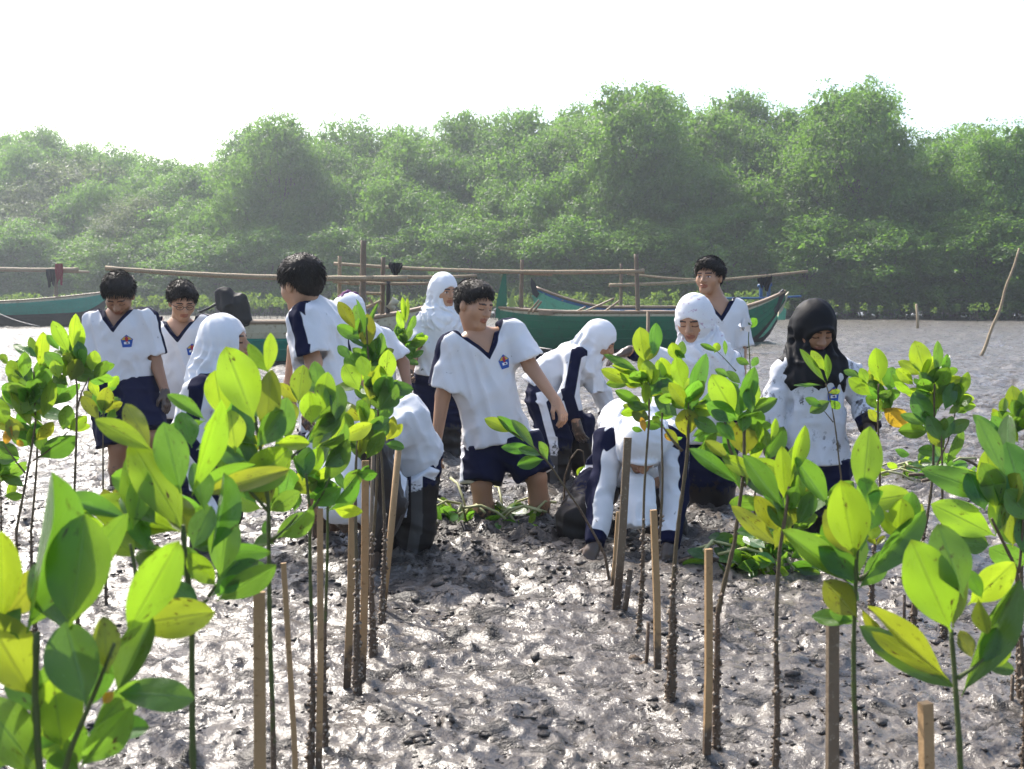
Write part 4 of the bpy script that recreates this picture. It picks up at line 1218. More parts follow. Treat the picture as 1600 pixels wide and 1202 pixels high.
        sd_ = np.cross(dr, r_.normal(0, 1, (n_t, 3))); sd_ /= np.linalg.norm(sd_, axis=1)[:, None]
        n0 = len(V)
        VV = np.stack([p0 - sd_ * .0018 - nn * .001, p0 + sd_ * .0018 - nn * .001, p0 + dr * ln + sd_ * .0006, p0 + dr * ln - sd_ * .0006], 1).reshape(-1, 3)
        V = np.concatenate([V, VV]); F = np.concatenate([F, n0 + np.arange(n_t * 4).reshape(-1, 4)])
        obj('hair', mesh_from('hair', V, F, True, [M['hair']]), rt)
    else:
        dc = (nk - up * .075 * drop + front * .035) if drape_c is None else J(drape_c)
        Hh = [(ell(L(0, -.017, .020), np.array([.092, .106, .108]) * hs, A), .03), (cap(L(0, -.026, -.015), nk - front * .012, .088 * hs, .104), .04), (cap(L(0, .020, -.088), nk + front * .03 - up * .03, .042 * hs, .07), .04),
              (ell(dc, (hij_r[0] + .045, hij_r[1] + .014, .135 * drop), np.array([side, front, up])), .07)]
        subs = [(ell(L(0, .116, -.024), np.array([.053, .082, .074]) * hs, A), .008)]
        def wh(x, y, z):
            lz = ((x - cpos[0]) * A[2][0] + (y - cpos[1]) * A[2][1] + (z - cpos[2]) * A[2][2])
            w_ = np.clip((.05 - lz) / .12, 0.16, 1)
            a_ = np.arctan2((x - nk[0]), -(y - nk[1]))
            return w_ * (0.009 * np.sin(a_ * 11 + 8 * vn3(x * 9, y * 9, z * 9 + sd)) - 0.011 * (1 - np.abs(vn3(x * 14 + z * 10, y * 14, z * 22 + sd)) * 2))
        gd = build_grid(Hh + [(cap(J(p_), J(q_), r1 * .5, r2 * .5, side, sw_, True), .02) for p_, q_, r1, r2, sw_ in drape], 0.0062, (), warp=None)
        gd.F[:] = 9.0
        for p_, k in Hh: gd.add(p_, k)
        gd.warp(wh)
        ring = []
        for a_ in np.linspace(R(-35), R(215), 15):
            ring.append(L(math.cos(a_) * .060, .046 + visor * max(0, math.sin(a_)) + .030 * math.sin(a_), -.024 + math.sin(a_) * .074))
        for p_, k in subs: gd.sub(p_, k)
        if drape:
            g2 = Grid(gd.lo, gd.lo + gd.h * (gd.n - 1), gd.h); g2.F = np.full(gd.F.shape, 9.0, np.float32); g2.n = gd.n; g2.ax = gd.ax
            for p_, q_, r1, r2, sw_ in drape: g2.add(cap(J(p_), J(q_), r1, r2, side, sw_, True), .03)
            g2.warp(lambda x, y, z: -0.011 * (1 - np.abs(vn3(x * 22, y * 22, z * 4 + sd)) * 2) + .012 * vn3(x * 12, y * 12, z * 12))
            w_ = np.clip(.5 + .5 * (gd.F - g2.F) / .03, 0, 1); gd.F = gd.F + (g2.F - gd.F) * w_ - .03 * w_ * (1 - w_)
        for i in range(14): gd.add(cap(ring[i], ring[i + 1], .0075), .010)
        if visor > 0.01:
            for i in range(3, 11):
                m_ = 0.5 * (ring[i] + ring[i + 1]); bk = L(math.cos(R(-35) + (i + .5) / 14 * R(250)) * .066, .035, -.01 + math.sin(R(-35) + (i + .5) / 14 * R(250)) * .082)
                gd.add(cap(bk, m_, .008, .006), .012)
        V, F = gd.mesh()
        obj('headscarf', mesh_from('headscarf', V, F, True, [M[hijab_mat]], attrs={'stripe': np.full(len(V), -1.0), 'mud': np.zeros(len(V))}), rt)
        if bonnet:
            V, F = build_grid([(ell(L(-.010, -.052, .040), np.array([.084, .074, .082]) * hs, A), .02)], 0.007, warp=lambda x, y, z: .012 * vn3(x * 40, y * 40, z * 40)).mesh()
            obj('bonnet', mesh_from('bonnet', V, F, True, [M['bonnet']], attrs={'stripe': np.full(len(V), -1.0), 'mud': np.zeros(len(V))}), rt)
    if glasses:
        mb = MB()
        for q_ in (-1, 1):
            pts = [L(q_ * .031 + .022 * math.cos(a_), .096 - .25 * abs(q_ * .031 + .022 * math.cos(a_)) * .3, -.001 + .016 * math.sin(a_)) for a_ in np.linspace(0, 2 * math.pi, 17)]
            mb.tube(pts, .0022, 5)
            mb.tube([L(q_ * .053, .090, .002), L(q_ * .078, .050, .004), L(q_ * .080, -.010, .0)], .0022, 5)
        mb.tube([L(-.010, .098, .002), L(.010, .098, .002)], .0022, 5)
        obj('glasses', mb.mesh('glasses', [M['black_plastic']]), rt)
    return rt

# ------------------------------------------------------------------ the students
# every tuple is a photo pixel and a depth step from the person's own distance
DN = (0, 0, -1)
PEOPLE = {}
PEOPLE['P7'] = lambda: person('boy in a white V-neck shirt and navy shorts looking aside, standing alone in the centre', 6.05,
    (742, 477, -.02, 48, 14, 4), (745, 523, .01), ((706, 540, -.06), (798, 517, .06)), ((750, 545, 0), (760, 610, 0), (778, 692, 0)),
    (((692, 618, -.06), (682, 690, -.08), (680, 722, -.12)), ((829, 573, .0), (868, 626, -.14), (890, 668, -.20))),
    (((755, 690, .02), (752, 758, -.05), (764, 862, 0)), ((810, 688, 0), (838, 746, -.05), (851, 862, 0))),
    vneck=True, emblem=(.085, .150), hands=(((1, 0, 0), .5, 1), ((-.5, .3, -.6), .55, 1.4)), sr=((.160, .110), (.152, .110), (.182, .132)), mudz=.24, handmud=.35, armmud=.12, hz=1, hs=1.06,
    sleeve_r=(.064, .090))
PEOPLE['P1'] = lambda: person('boy in white V-neck shirt and navy shorts looking straight down, leftmost in the photo', 7.0,
    (186, 462, -.05, 4, 38, 0), (188, 484, .02), ((148, 504, 0), (228, 500, 0)), ((189, 512, 0), (190, 555, 0), (192, 594, 0)),
    (((139, 566, -.02), (150, 612, -.08), (156, 640, -.1)), ((243, 566, .0), (258, 612, -.06), (261, 642, -.08))),
    (((170, 605, 0), (184, 700, -.08), (185, 790, 0)), ((214, 602, 0), (232, 682, -.14), (248, 770, .05))),
    vneck=True, emblem=(.082, .175), hair='long_top', hands=(((.8, .3, 0), .5, 1), ((-.8, .3, 0), .35, 1)), sr=((.185, .12), (.180, .12), (.175, .13)), mudz=.30, handmud=1.0, armmud=.42, hz=2, hs=1.06, skin='skin2',
    pr=(.125, .135), legstripe=False)
PEOPLE['P2'] = lambda: person('boy wearing glasses and a white V-neck shirt, walking behind the leftmost boy', 7.6,
    (285, 472, -.05, 26, 22, 0), (282, 502, .02), ((251, 517, 0), (317, 511, .02)), ((284, 525, 0), (284, 585, 0), (283, 652, 0)),
    (((241, 575, .02), (252, 630, .0), (256, 655, .0)), ((330, 572, .05), (336, 625, 0), (336, 650, 0))),
    (((267, 655, 0), (265, 715, 0), (262, 770, 0)), ((300, 655, 0), (300, 715, 0), (300, 770, 0))),
    vneck=True, emblem=(.105, .175), hair='long_top', glasses=True, sr=((.175, .12), (.175, .125), (.18, .135)), hz=3, hs=1.05)
PEOPLE['P3'] = lambda: person('laughing girl in white headscarf seen in profile, crouching beside the tall saplings on the left', 5.3,
    (353, 535, 0, 84, -4, 0), (334, 583, 0), ((312, 612, -.17), (340, 606, .18)), ((326, 622, 0), (318, 670, 0), (315, 735, 0)),
    (((300, 690, -.20), (335, 740, -.25), (355, 750, -.25)), ((350, 690, .2), (375, 735, .1), (390, 745, .1))),
    (((315, 745, -.1), (345, 800, -.12), (320, 875, -.1)), ((318, 745, .1), (345, 800, .12), (320, 875, .1))),
    sleeve='long', pants='long', hair='hijab', vneck=False, hz=4, hs=1.08, sr=((.16, .12), (.16, .125), (.17, .14)), nstr=.034)
PEOPLE['P4'] = lambda: person('boy with thick black hair seen from behind, navy band down his sleeve', 5.5,
    (469, 446, .03, -128, 16, 0), (486, 483, .04), ((512, 492, .14), (472, 500, -.12)), ((496, 518, .03), (508, 590, .02), (520, 670, 0)),
    (((462, 545, .28), (452, 598, .30), (452, 620, .28)), ((490, 566, -.17), (488, 625, -.26), (480, 650, -.3))),
    (((528, 690, .08), (530, 760, .06), (528, 850, .05)), ((505, 690, -.08), (500, 760, -.1), (500, 850, -.05))),
    hair='long_top', hz=5, hs=1.10, sr=((.172, .12), (.168, .12), (.18, .14)), vneck=False, armmud=.1, nstr=.036, sleeve_r=(.064, .086), hands=(((.5, -.5, 0), .5, 1), ((.5, .5, 0), .5, 1)))
PEOPLE['P5'] = lambda: person('girl in white headscarf bowing behind the dark-spotted sapling, bare arm hanging down', 7.2,
    (546, 490, 0, 55, 40, 0), (566, 522, .05), ((552, 535, -.10), (598, 528, .12)), ((574, 545, .02), (580, 590, 0), (582, 640, 0)),
    (((560, 590, -.15), (575, 630, -.2), (580, 650, -.2)), ((630, 568, .1), (637, 604, .02), (637, 632, 0))),
    (((570, 650, 0), (570, 705, 0), (570, 770, 0)), ((600, 650, 0), (600, 705, 0), (600, 770, 0))),
    hair='hijab', bonnet=True, pants='long', hz=6, hs=1.02, hands=(((.5, .5, 0), .5, 1), ((-.7, .3, 0), .5, 1)), handmud=1.0, armmud=.3, skin='skin2', drop=.85, visor=.012)
PEOPLE['P6'] = lambda: person('standing girl in white headscarf and navy trousers holding a leafy sapling', 8.4,
    (694, 455, 0, 36, 8, 0), (690, 490, .02), ((664, 500, 0), (722, 500, .03)), ((692, 515, 0), (688, 550, 0), (683, 588, 0)),
    (((650, 545, -.05), (641, 578, -.14), (636, 590, -.2)), ((735, 545, 0), (730, 585, -.05), (728, 600, -.05))),
    (((668, 592, 0), (668, 645, 0), (664, 735, 0)), ((698, 592, 0), (702, 645, 0), (700, 735, 0))),
    pants='long', hair='hijab', eyes='open', hz=7, hs=1.10, emblem=(.09, .19), sr=((.17, .115), (.165, .12), (.18, .135)), mudz=.40, hands=(((.5, -.5, 0), 1.1, 1), ((-.5, -.5, 0), .5, 1)), legstripe=False, drop=.95)
PEOPLE['P8'] = lambda: person('girl in white headscarf bending over to the right, navy band along her sleeve', 7.3,
    (937, 532, -.03, 78, 30, 0), (908, 560, 0), ((898, 562, -.15), (906, 552, .18)), ((893, 568, 0), (868, 585, 0), (850, 612, 0)),
    (((888, 618, -.24), (900, 658, -.26), (912, 706, -.28)), ((940, 615, .2), (950, 655, .15), (955, 680, .15))),
    (((850, 622, -.09), (868, 690, -.10), (868, 775, -.08)), ((862, 625, .12), (905, 665, .05), (912, 765, .05))),
    sleeve='long', pants='long', hair='hijab', hz=8, hs=1.06, sr=((.16, .125), (.165, .14), (.175, .165)), armmud=.25, handmud=.7, nstr=.036, hands=(((.5, .6, 0), .45, 1), ((-.5, .6, 0), .45, 1)),
    drape=(((925, 565, -.02), (931, 612, -.05), .070, .045, 1.5),), drop=.8, mudz=.42, pr=(.112, .088))
PEOPLE['P9'] = lambda: person('girl in white headscarf with a peaked brim stooping with both hands in the mud', 5.1,
    (1003, 698, .12, 2, 56, 0), (1000, 664, .32), ((950, 690, .30), (1050, 686, .30)), ((1000, 672, .42), (996, 664, .62), (990, 690, .86)),
    (((938, 780, .16), (930, 852, .0), (908, 892, -.06)), ((1056, 780, .16), (1044, 854, .0), (1044, 898, -.06))),
    (((950, 735, .78), (903, 812, .42), (892, 915, .42)), ((1030, 740, .80), (1040, 820, .55), (1030, 900, .75))),
    sleeve='long', pants='long', hair='hijab', hz=9, hs=1.10, visor=.030, sr=((.175, .12), (.175, .13), (.19, .15)), armmud=.15, handmud=.95, nstr=.042,
    hands=(((0, .5, -.6), .7, 1.8), ((0, .5, -.6), .6, 1.6)), drape=(((1000, 752, .13), (998, 822, .06), .034, .042, 1.55),), drape_c=(1002, 690, .30), mudz=.40, sout=.75, pr=(.112, .09), sleeve_r=(.066, .08))
PEOPLE['P10'] = lambda: person('girl in flower-printed white headscarf looking down at a seedling, arm stretched out to the left', 6.4,
    (1084, 499, -.03, -28, 22, 0), (1098, 540, .02), ((1060, 572, 0), (1138, 567, .03)), ((1100, 575, 0), (1102, 625, 0), (1102, 690, 0)),
    (((1016, 560, -.12), (984, 548, -.18), (948, 562, -.20)), ((1160, 630, -.04), (1150, 668, -.22), (1150, 690, -.25))),
    (((1088, 695, 0), (1092, 745, -.04), (1098, 815, 0)), ((1122, 695, 0), (1122, 745, -.04), (1120, 815, 0))),
    sleeve='long', pants='long', hair='hijab', hijab_mat='hijab_print', hz=10, hs=1.13, sr=((.175, .12), (.17, .125), (.185, .14)), armmud=.2, handmud=.75, hands=(((0, 0, -1), .35, 1), ((.2, -.5, 0), .9, 1)),
    mudz=.30, shirt_mat='shirt', pr=(.105, .085), drop=1.05)
PEOPLE['P11'] = lambda: person('boy in white V-neck shirt standing upright before the green boat, lips parted', 7.7,
    (1108, 433, 0, -34, 0, 0), (1119, 470, .02), ((1086, 486, 0), (1150, 484, .02)), ((1119, 500, 0), (1119, 560, 0), (1119, 625, 0)),
    (((1078, 545, 0), (1085, 590, -.05), (1087, 610, -.05)), ((1157, 548, .02), (1160, 595, -.05), (1160, 612, -.05))),
    (((1104, 630, 0), (1104, 690, 0), (1104, 770, 0)), ((1134, 630, 0), (1134, 690, 0), (1134, 770, 0))),
    vneck=True, hair='long_top', eyes='open', hz=11, hs=1.06, sr=((.165, .115), (.16, .115), (.17, .13)), sleeve_r=(.062, .085), nstr=.034)
PEOPLE['P12'] = lambda: person('girl in black headscarf and mud-stained white long-sleeved shirt', 5.6,
    (1273, 513, -.04, 12, 26, 0), (1270, 556, .02), ((1227, 584, 0), (1322, 580, 0)), ((1272, 590, 0), (1266, 650, 0), (1264, 722, 0)),
    (((1203, 648, -.05), (1210, 712, -.13), (1213, 745, -.15)), ((1345, 626, .0), (1358, 668, -.12), (1362, 694, -.16))),
    (((1248, 726, 0), (1248, 790, -.02), (1246, 900, 0)), ((1296, 722, 0), (1298, 790, -.04), (1300, 900, 0))),
    sleeve='long', pants='long', hair='hijab', hijab_mat='hijab_black', shirt_mat='shirt_muddy', hz=12, hs=1.12, visor=.022, sr=((.155, .115), (.155, .125), (.195, .150)), armmud=.72, handmud=1.0, shirt_mud=1.0,
    stripe=False, legstripe=False, hands=(((.6, .3, 0), .5, 1), ((-.6, .3, 0), .5, 1)), drape=(((1266, 565, -.05), (1270, 600, -.075), .075, .092, 1.2),), emblem=(.075, .165), skin='skin2', drop=1.1)
PEOPLE['P13'] = lambda: person('person bent double with muddy dark sleeves and white back, half hidden behind the stakes', 5.2,
    (541, 790, -.30, -60, 72, 0), (560, 735, -.26), ((584, 700, .06), (584, 706, -.34)), ((590, 690, -.14), (622, 662, -.02), (655, 716, .06)),
    (((590, 800, .0), (575, 872, -.05), (570, 910, -.1)), ((614, 790, -.37), (585, 862, -.38), (570, 905, -.4))),
    (((625, 728, .18), (608, 810, .12), (612, 905, .15)), ((650, 728, -.04), (650, 810, -.02), (636, 905, 0))),
    sleeve='long', pants='long', hair='hijab', hz=13, hs=1.06, sr=((.155, .115), (.16, .122), (.17, .115)), armmud=1.2, handmud=1.0, nstr=.05, shirt_mud=.35, shirt_mat='shirt', mudz=.5, pr=(.10, .085),
    hands=(((0, .5, -.6), .6, 1), ((0, .5, -.6), .6, 1)), sleevemud=1.4)
for _k, _f in PEOPLE.items(): _f()
def engine():
    Y = 20.2
    J = lambda px, py, dy=0: at(px, py, Y + dy)
    P = [(cap(J(352, 462), J(362, 478), .14, .20), .08), (cap(J(378, 470), J(381, 498), .12, .13), .08), (cap(J(340, 458), J(345, 480), .05, .06), .05), (cap(J(362, 478), J(370, 500), .18, .14), .05)]
    V, F = build_grid(P, .02, warp=lambda x, y, z: -.03 * (1 - np.abs(vn3(x * 9, y * 9, z * 4)) * 2)).mesh()
    z = np.zeros(len(V))
    cv = obj('engine_cover', mesh_from('engine_cover', V, F, True, [M['black_cloth']], attrs={'stripe': z - 1, 'mud': z}), b3)
    mb = MB(); mb.tube([J(346, 470), J(330, 480), J(312, 488)], [.03, .025, .02], 6); mb.tube([J(365, 498), J(345, 500), J(318, 494)], [.05, .06, .05], 6); mb.tube([J(330, 500), J(322, 504), J(300, 506)], [.04, .03, .03], 6)
    mb.build('engine_shaft', M['boat_black'], b3)
engine()

# --- far boat at the left edge
Yb = 50.0
b4 = empty('outrigger_boat', (at(40, 512, Yb)[0], Yb, 0), 'teal boat at the left edge with red and dark cloth on its pole', 'boat')
def zs4(t): return 1.15 + 0.42 * (max(0, t - .45) / .55) ** 1.6
def zk4(t): return -0.05 + 1.0 * (max(0, t - .88) / .12) ** 1.8
hull('b4', (at(-160, 500, Yb)[0], Yb + 1), (at(166, 500, Yb)[0], Yb), 1.7, zs4, zk4, [(0.50, 'boat_dark'), (0.90, 'boat_teal'), (1.01, 'boat_cream')], b4, True, (0.2, 0.5))
q = lambda px, py, dy=0.0: at(px, py, Yb + dy)
pole('outrigger_boom', q(-60, 418), q(122, 421), .10, .085, b4)
pole('outrigger_boom', q(95, 424, .2), q(139, 425, .2), .06, .05, b4, 'bamboo', 3)
pole('mast_post', q(88, 478), q(87, 420), .09, .07, b4, 'stake_dark', 3)
cloth_hang('hanging_cloth', q(79, 421, -.2), .36, .68, 'black_cloth', b4, 1)
cloth_hang('hanging_cloth', q(92, 412, -.3), .32, .80, 'red_cloth', b4, 2)
mb = MB(); A_, B_ = q(-10, 486, -1.2), q(62, 510, -5.0)
mb.tube([A_ + (B_ - A_) * t + np.array([0, 0, -.08 * math.sin(math.pi * t)]) for t in np.linspace(0, 1, 8)], .014, 5)
tag(mb.build('mooring_rope', M['rope']), 'thin rope running from the left boat into the mud', 'rope')
# --- poles standing in the far mud
mb = MB(); a, b = at(1530, 562, 24.0), at(1596, 388, 24.0)
mb.tube([a + (b - a) * t + np.array([.03 * math.sin(5 * t) + .015 * math.sin(17 * t), 0, 0]) for t in np.linspace(0, 1, 14)], list(np.linspace(.036, .022, 14)), 7)
tag(mb.build('leaning_pole', M['bamboo']), 'long crooked pole leaning to the right in the far mud', 'pole')
mb = MB(); a, b = at(1434, 522, 45.0), at(1432, 475, 45.0); mb.tube([a, (a + b) / 2 + np.array([.02, 0, 0]), b], [.06, .055, .05], 7)
tag(mb.build('short_post', M['bamboo']), 'short upright post in the far mud on the right', 'post')

# ------------------------------------------------------------------ mangrove saplings
def leaf_mesh(name, mat, cup, bend, fold, wav, seed):
    """leaf of length 1 along +y, width 1, upper face +z"""
    r = np.random.default_rng(seed); n, m = 14, 8
    V, UV = [], []
    for i in range(n + 1):
        t = i / n
        if t < 0.10: w = 0.030 + 0.10 * (t / .10) ** 3
        else:
            q = (t - .10) / .90; w = max(0.002, (math.sin(math.pi * (q ** 1.06)) ** 0.66)) + 0.05 * (1 - q) ** 4
        if i == n: w = 0.004
        for j in range(m + 1):
            s = (j / m - .5) * 2
            x = s * w * 0.5
            z = cup * (abs(s) ** 1.4) * w * 0.5 + bend * (t - .1) ** 2 + fold * abs(s) * w + wav * math.sin(t * 9 + s * 2 + seed) * abs(s) * w
            if j == m // 2: z -= 0.006
            V.append((x, t, z)); UV.append((t, j / m))
    F = []
    for i in range(n):
        for j in range(m):
            a = i * (m + 1) + j; F.append((a, a + 1, a + m + 2, a + m + 1))
    return mesh_from(name, np.array(V), np.array(F), True, [M[mat]], uv=np.array(UV))
LM = {}
_shapes = [(.12, -.05, 0, .02), (.22, .10, .05, .03), (.05, -.16, 0, .04), (.10, .05, .30, .03), (.30, -.10, .12, .05)]
for mk, mn in (('y', 'leaf_y'), ('g', 'leaf_g'), ('d', 'leaf_d'), ('o', 'leaf_o'), ('x', 'leaf_dead')):
    LM[mk] = [leaf_mesh('leaf', mn, *sh, k) for k, sh in enumerate(_shapes)]
lr = np.random.default_rng(21)
CAMP = np.array([0, 0, CAMZ])

def put_leaf(root, B, T, w, kind='y', roll=0.0, shape=None):
    B, T = np.asarray(B, float), np.asarray(T, float)
    L = np.linalg.norm(T - B); y = (T - B) / L
    v = unit(CAMP - 0.5 * (B + T)); nrm = unit(v - (v @ y) * y)
    s = np.cross(y, nrm); a = R(roll)
    nn = math.cos(a) * nrm + math.sin(a) * s; ss = np.cross(y, nn)
    w = w / max(0.35, abs(math.cos(a)))
    k = shape if shape is not None else int(lr.integers(0, 3))
    Mx = Matrix(((ss[0] * w, y[0] * L, nn[0] * L * .7, B[0]), (ss[1] * w, y[1] * L, nn[1] * L * .7, B[1]), (ss[2] * w, y[2] * L, nn[2] * L * .7, B[2]), (0, 0, 0, 1)))
    return obj('leaf', LM[kind][k], root, Mx)

def stem_mesh(pts, r0, r1, green, seed, barn=0.0, node=0.07):
    """pts from the base up"""
    r = np.random.default_rng(seed)
    P = [np.asarray(p, float) for p in pts]; L = [0]
    for a, b in zip(P, P[1:]): L.append(L[-1] + np.linalg.norm(b - a))
    n = max(8, int(L[-1] / 0.018)); out, rad = [], []
    ph = r.uniform(0, 6)
    for i in range(n + 1):
        d = L[-1] * i / n; j = min(np.searchsorted(L, d, 'right') - 1, len(P) - 2); t = (d - L[j]) / (L[j + 1] - L[j] + 1e-9)
        p = P[j] + (P[j + 1] - P[j]) * t
        p = p + np.array([.004 * math.sin(d * 9 + ph), .004 * math.cos(d * 11 + ph), 0]) * min(1, d * 4)
        q = r0 + (r1 - r0) * (d / L[-1]) ** .7
        q *= 1 + .28 * math.exp(-(((d + ph * .01) % node - node / 2) / .006) ** 2)
        if barn > 0: q *= 1 + barn * max(0, 1 - p[2] / .35) * (0.25 + .35 * r.random())
        out.append(p); rad.append(q)
    mb = MB(); mb.tube(out, rad, 9)
    return mb, out, rad

def barnacles(root, out, rad, zmax, n, seed):
    r = np.random.default_rng(seed); mb = MB()
    ids = [i for i, p in enumerate(out) if 0 < p[2] < zmax]
    if not ids: return
    for _ in range(n):
        i = ids[int(len(ids) * r.random() ** 1.4)]; a = r.uniform(0, 6.28); s = r.uniform(.003, .0075)
        c = out[i] + np.array([math.cos(a), math.sin(a), r.normal(0, .3)]) * (rad[i] + s * .3)
        V = [c + np.array(d_) * s * r.uniform(.7, 1.3) for d_ in ((1, 0, 0), (-1, 0, 0), (0, 1, 0), (0, -1, 0), (0, 0, 1), (0, 0, -1))]
        mb.add(V, [(0, 2, 4), (2, 1, 4), (1, 3, 4), (3, 0, 4), (2, 0, 5), (1, 2, 5), (3, 1, 5), (0, 3, 5)], int(r.random() < .55))
    o = mb.build('barnacles', [M['stem_mudcrust'], M['barnacle']], root); o['kind'] = 'stuff'

M['stem_mudcrust'] = simple('mud_crust', (0.115, 0.080, 0.055), 0.6, 0.3, 0.4, 60)
M['barnacle'] = simple('barnacle_shell', (0.32, 0.26, 0.20), 0.7, 0.3, 0.35, 90)
_seed = [0]
def sapling(label, Y, stems, leaves, fill=(), r=.008, green=True, barn=1.0, group='mangrove saplings in the foreground rows', ground=True, dense=1.1):
    """stems: list of pixel polylines from bottom to top (first one reaches the mud); leaves: (bx,by,tx,ty,width_px,kind[,roll[,lean]])"""
    _seed[0] += 1; sd = _seed[0]
    r_ = np.random.default_rng(sd + 500)
    b = stems[0][0]; base = at(b[0], b[1], Y)
    S = FPX / Y
    root = empty('mangrove_sapling', (base[0], Y, 0), label, 'sapling', group)
    for k, st in enumerate(stems):
        pts = [at(p[0], p[1], Y + (p[2] if len(p) > 2 else 0)) for p in st]
        if k == 0 and ground and pts[0][2] > -.03: pts = [np.array([pts[0][0] + r_.normal(0, .01), Y, -.06])] + pts
        mb, out, rad = stem_mesh(pts, r if k == 0 else r * .5, r * .42 if k == 0 else r * .25, green, sd * 7 + k, barn if k == 0 else 0)
        o = mb.build('stem' if k == 0 else 'branch', M['stem_green' if green else 'stem_brown'], root)
        if k == 0 and barn > 0: barnacles(root, out, rad, .42 if not green else .30, int(80 * barn), sd)
    for i, lf in enumerate(leaves):
        bx, by, tx, ty, w, kind = lf[:6]
        roll = lf[6] if len(lf) > 6 else r_.uniform(-18, 18)
        lean = lf[7] if len(lf) > 7 else r_.uniform(-.35, .35)
        L = math.hypot(tx - bx, ty - by) / S
        dy = r_.uniform(-.03, .03)
        put_leaf(root, at(bx, by, Y + dy), at(tx, ty, Y + dy + lean * L), w / S, kind, roll, 3 if abs(roll) > 40 else None)
    nx = {'y': 'ygo', 'g': 'gdy', 'd': 'dg', 'o': 'ogd', 'x': 'g'}
    for i, lf in enumerate(leaves):                # the opposite leaf of each pair, set further back
      for _rep in range(int(dense) + (r_.random() < dense % 1)):
        bx, by, tx, ty, w, kind = lf[:6]
        L = math.hypot(tx - bx, ty - by) / S; a = math.atan2(-(ty - by), tx - bx) + r_.choice([-1, 1]) * r_.uniform(.5, 1.5)
        if math.sin(a) < -.3: a = -a
        L *= r_.uniform(.65, .95); dy = r_.uniform(.02, .09)
        B = at(bx + r_.normal(0, 6), by + r_.normal(0, 6), Y + dy)
        put_leaf(root, B, B + L * np.array([math.cos(a), r_.uniform(-.2, .5), math.sin(a)]), min(w / S, L * .5) * r_.uniform(.85, 1.05), nx[kind][int(r_.integers(len(nx[kind])))], r_.uniform(-45, 45))
    for (cx, cy, n, ln, sp, kinds) in fill:        # procedural leaves round a shoot tip
        c = at(cx, cy, Y + .02)
        for j in range(n):
            a = j * 2.4 + r_.uniform(-.4, .4); el = r_.uniform(.25, 1.25) if j % 3 else r_.uniform(-.2, .5)
            d = np.array([math.cos(a) * math.cos(el), math.sin(a) * math.cos(el), math.sin(el)])
            B = c + r_.normal(0, sp / S * .4, 3) * np.array([1, .6, 1]); l_ = ln / S * r_.uniform(.75, 1.15)
            put_leaf(root, B, B + d * l_, l_ * r_.uniform(.40, .52), kinds[int(r_.integers(len(kinds)))], r_.uniform(-50, 50))
    return root

sapling('big blurred sapling with broad leaves filling the bottom left corner', 1.35, [[(70, 1260), (62, 1180), (58, 1090), (60, 990)], [(92, 1240), (110, 1170), (150, 1080), (182, 1005)]],
 [(195, 995, 280, 846, 70, 'y', 8, .1), (110, 985, 130, 803, 100, 'y', -12, .15), (42, 990, 76, 737, 62, 'g', 42, .2), (4, 975, 0, 828, 54, 'y', 10, 0), (54, 1092, -28, 955, 84, 'o', 10, -.2), (135, 1105, 105, 972, 84, 'd', -20, .3),
  (97, 1172, 84, 1062, 80, 'y', 5, -.15), (125, 1200, 207, 1098, 52, 'g', 20, -.2), (66, 1215, -30, 1090, 76, 'd', 25, -.3), (168, 1055, 163, 962, 42, 'o', 30, .2), (180, 1085, 242, 965, 54, 'g', -25, .3), (160, 1100, 178, 1080, 16, 'x'),
  (20, 1200, -40, 1130, 60, 'd', 20, -.2), (60, 1120, 20, 1020, 60, 'g', -30, .4), (140, 1150, 215, 1060, 48, 'd', 30, .4), (30, 1000, -30, 900, 60, 'g', 20, .4)], r=.009)
sapling('leafy sapling left of the flat stake with upright pointed leaves', 1.72, [[(303, 1260), (303, 1080), (302, 960), (290, 880), (284, 820)], [(303, 955), (322, 940), (338, 915)], [(215, 945), (212, 890), (205, 850)]],
 [(288, 832, 205, 685, 64, 'y', 12, .1), (240, 705, 148, 654, 34, 'y', 15, -.1), (207, 828, 228, 733, 40, 'y', -10, .1), (282, 772, 256, 659, 54, 'g', 8, .2), (300, 775, 340, 622, 36, 'y', 38, .1), (212, 872, 168, 828, 42, 'y', 10, 0),
  (178, 842, 90, 786, 36, 'y', -20, -.2), (205, 812, 92, 780, 34, 'd', 25, .2), (343, 905, 358, 798, 50, 'g', 10, .1), (330, 865, 347, 738, 34, 'd', 42, .2), (338, 917, 294, 863, 36, 'y', -10, -.2), (338, 940, 431, 884, 42, 'd', 25, -.2),
  (342, 930, 372, 898, 26, 'g', 15, .1), (312, 950, 262, 905, 32, 'd', 30, .1), (268, 915, 262, 995, 40, 'o', 15, -.1), (230, 860, 208, 800, 34, 'g', 20, .3), (300, 860, 330, 790, 40, 'g', -30, .3), (245, 820, 190, 770, 40, 'g', 30, .4),
  (270, 900, 215, 860, 40, 'd', 30, .4), (300, 840, 268, 770, 44, 'o', 10, .4), (320, 800, 300, 725, 36, 'd', 40, .4)], r=.0085)
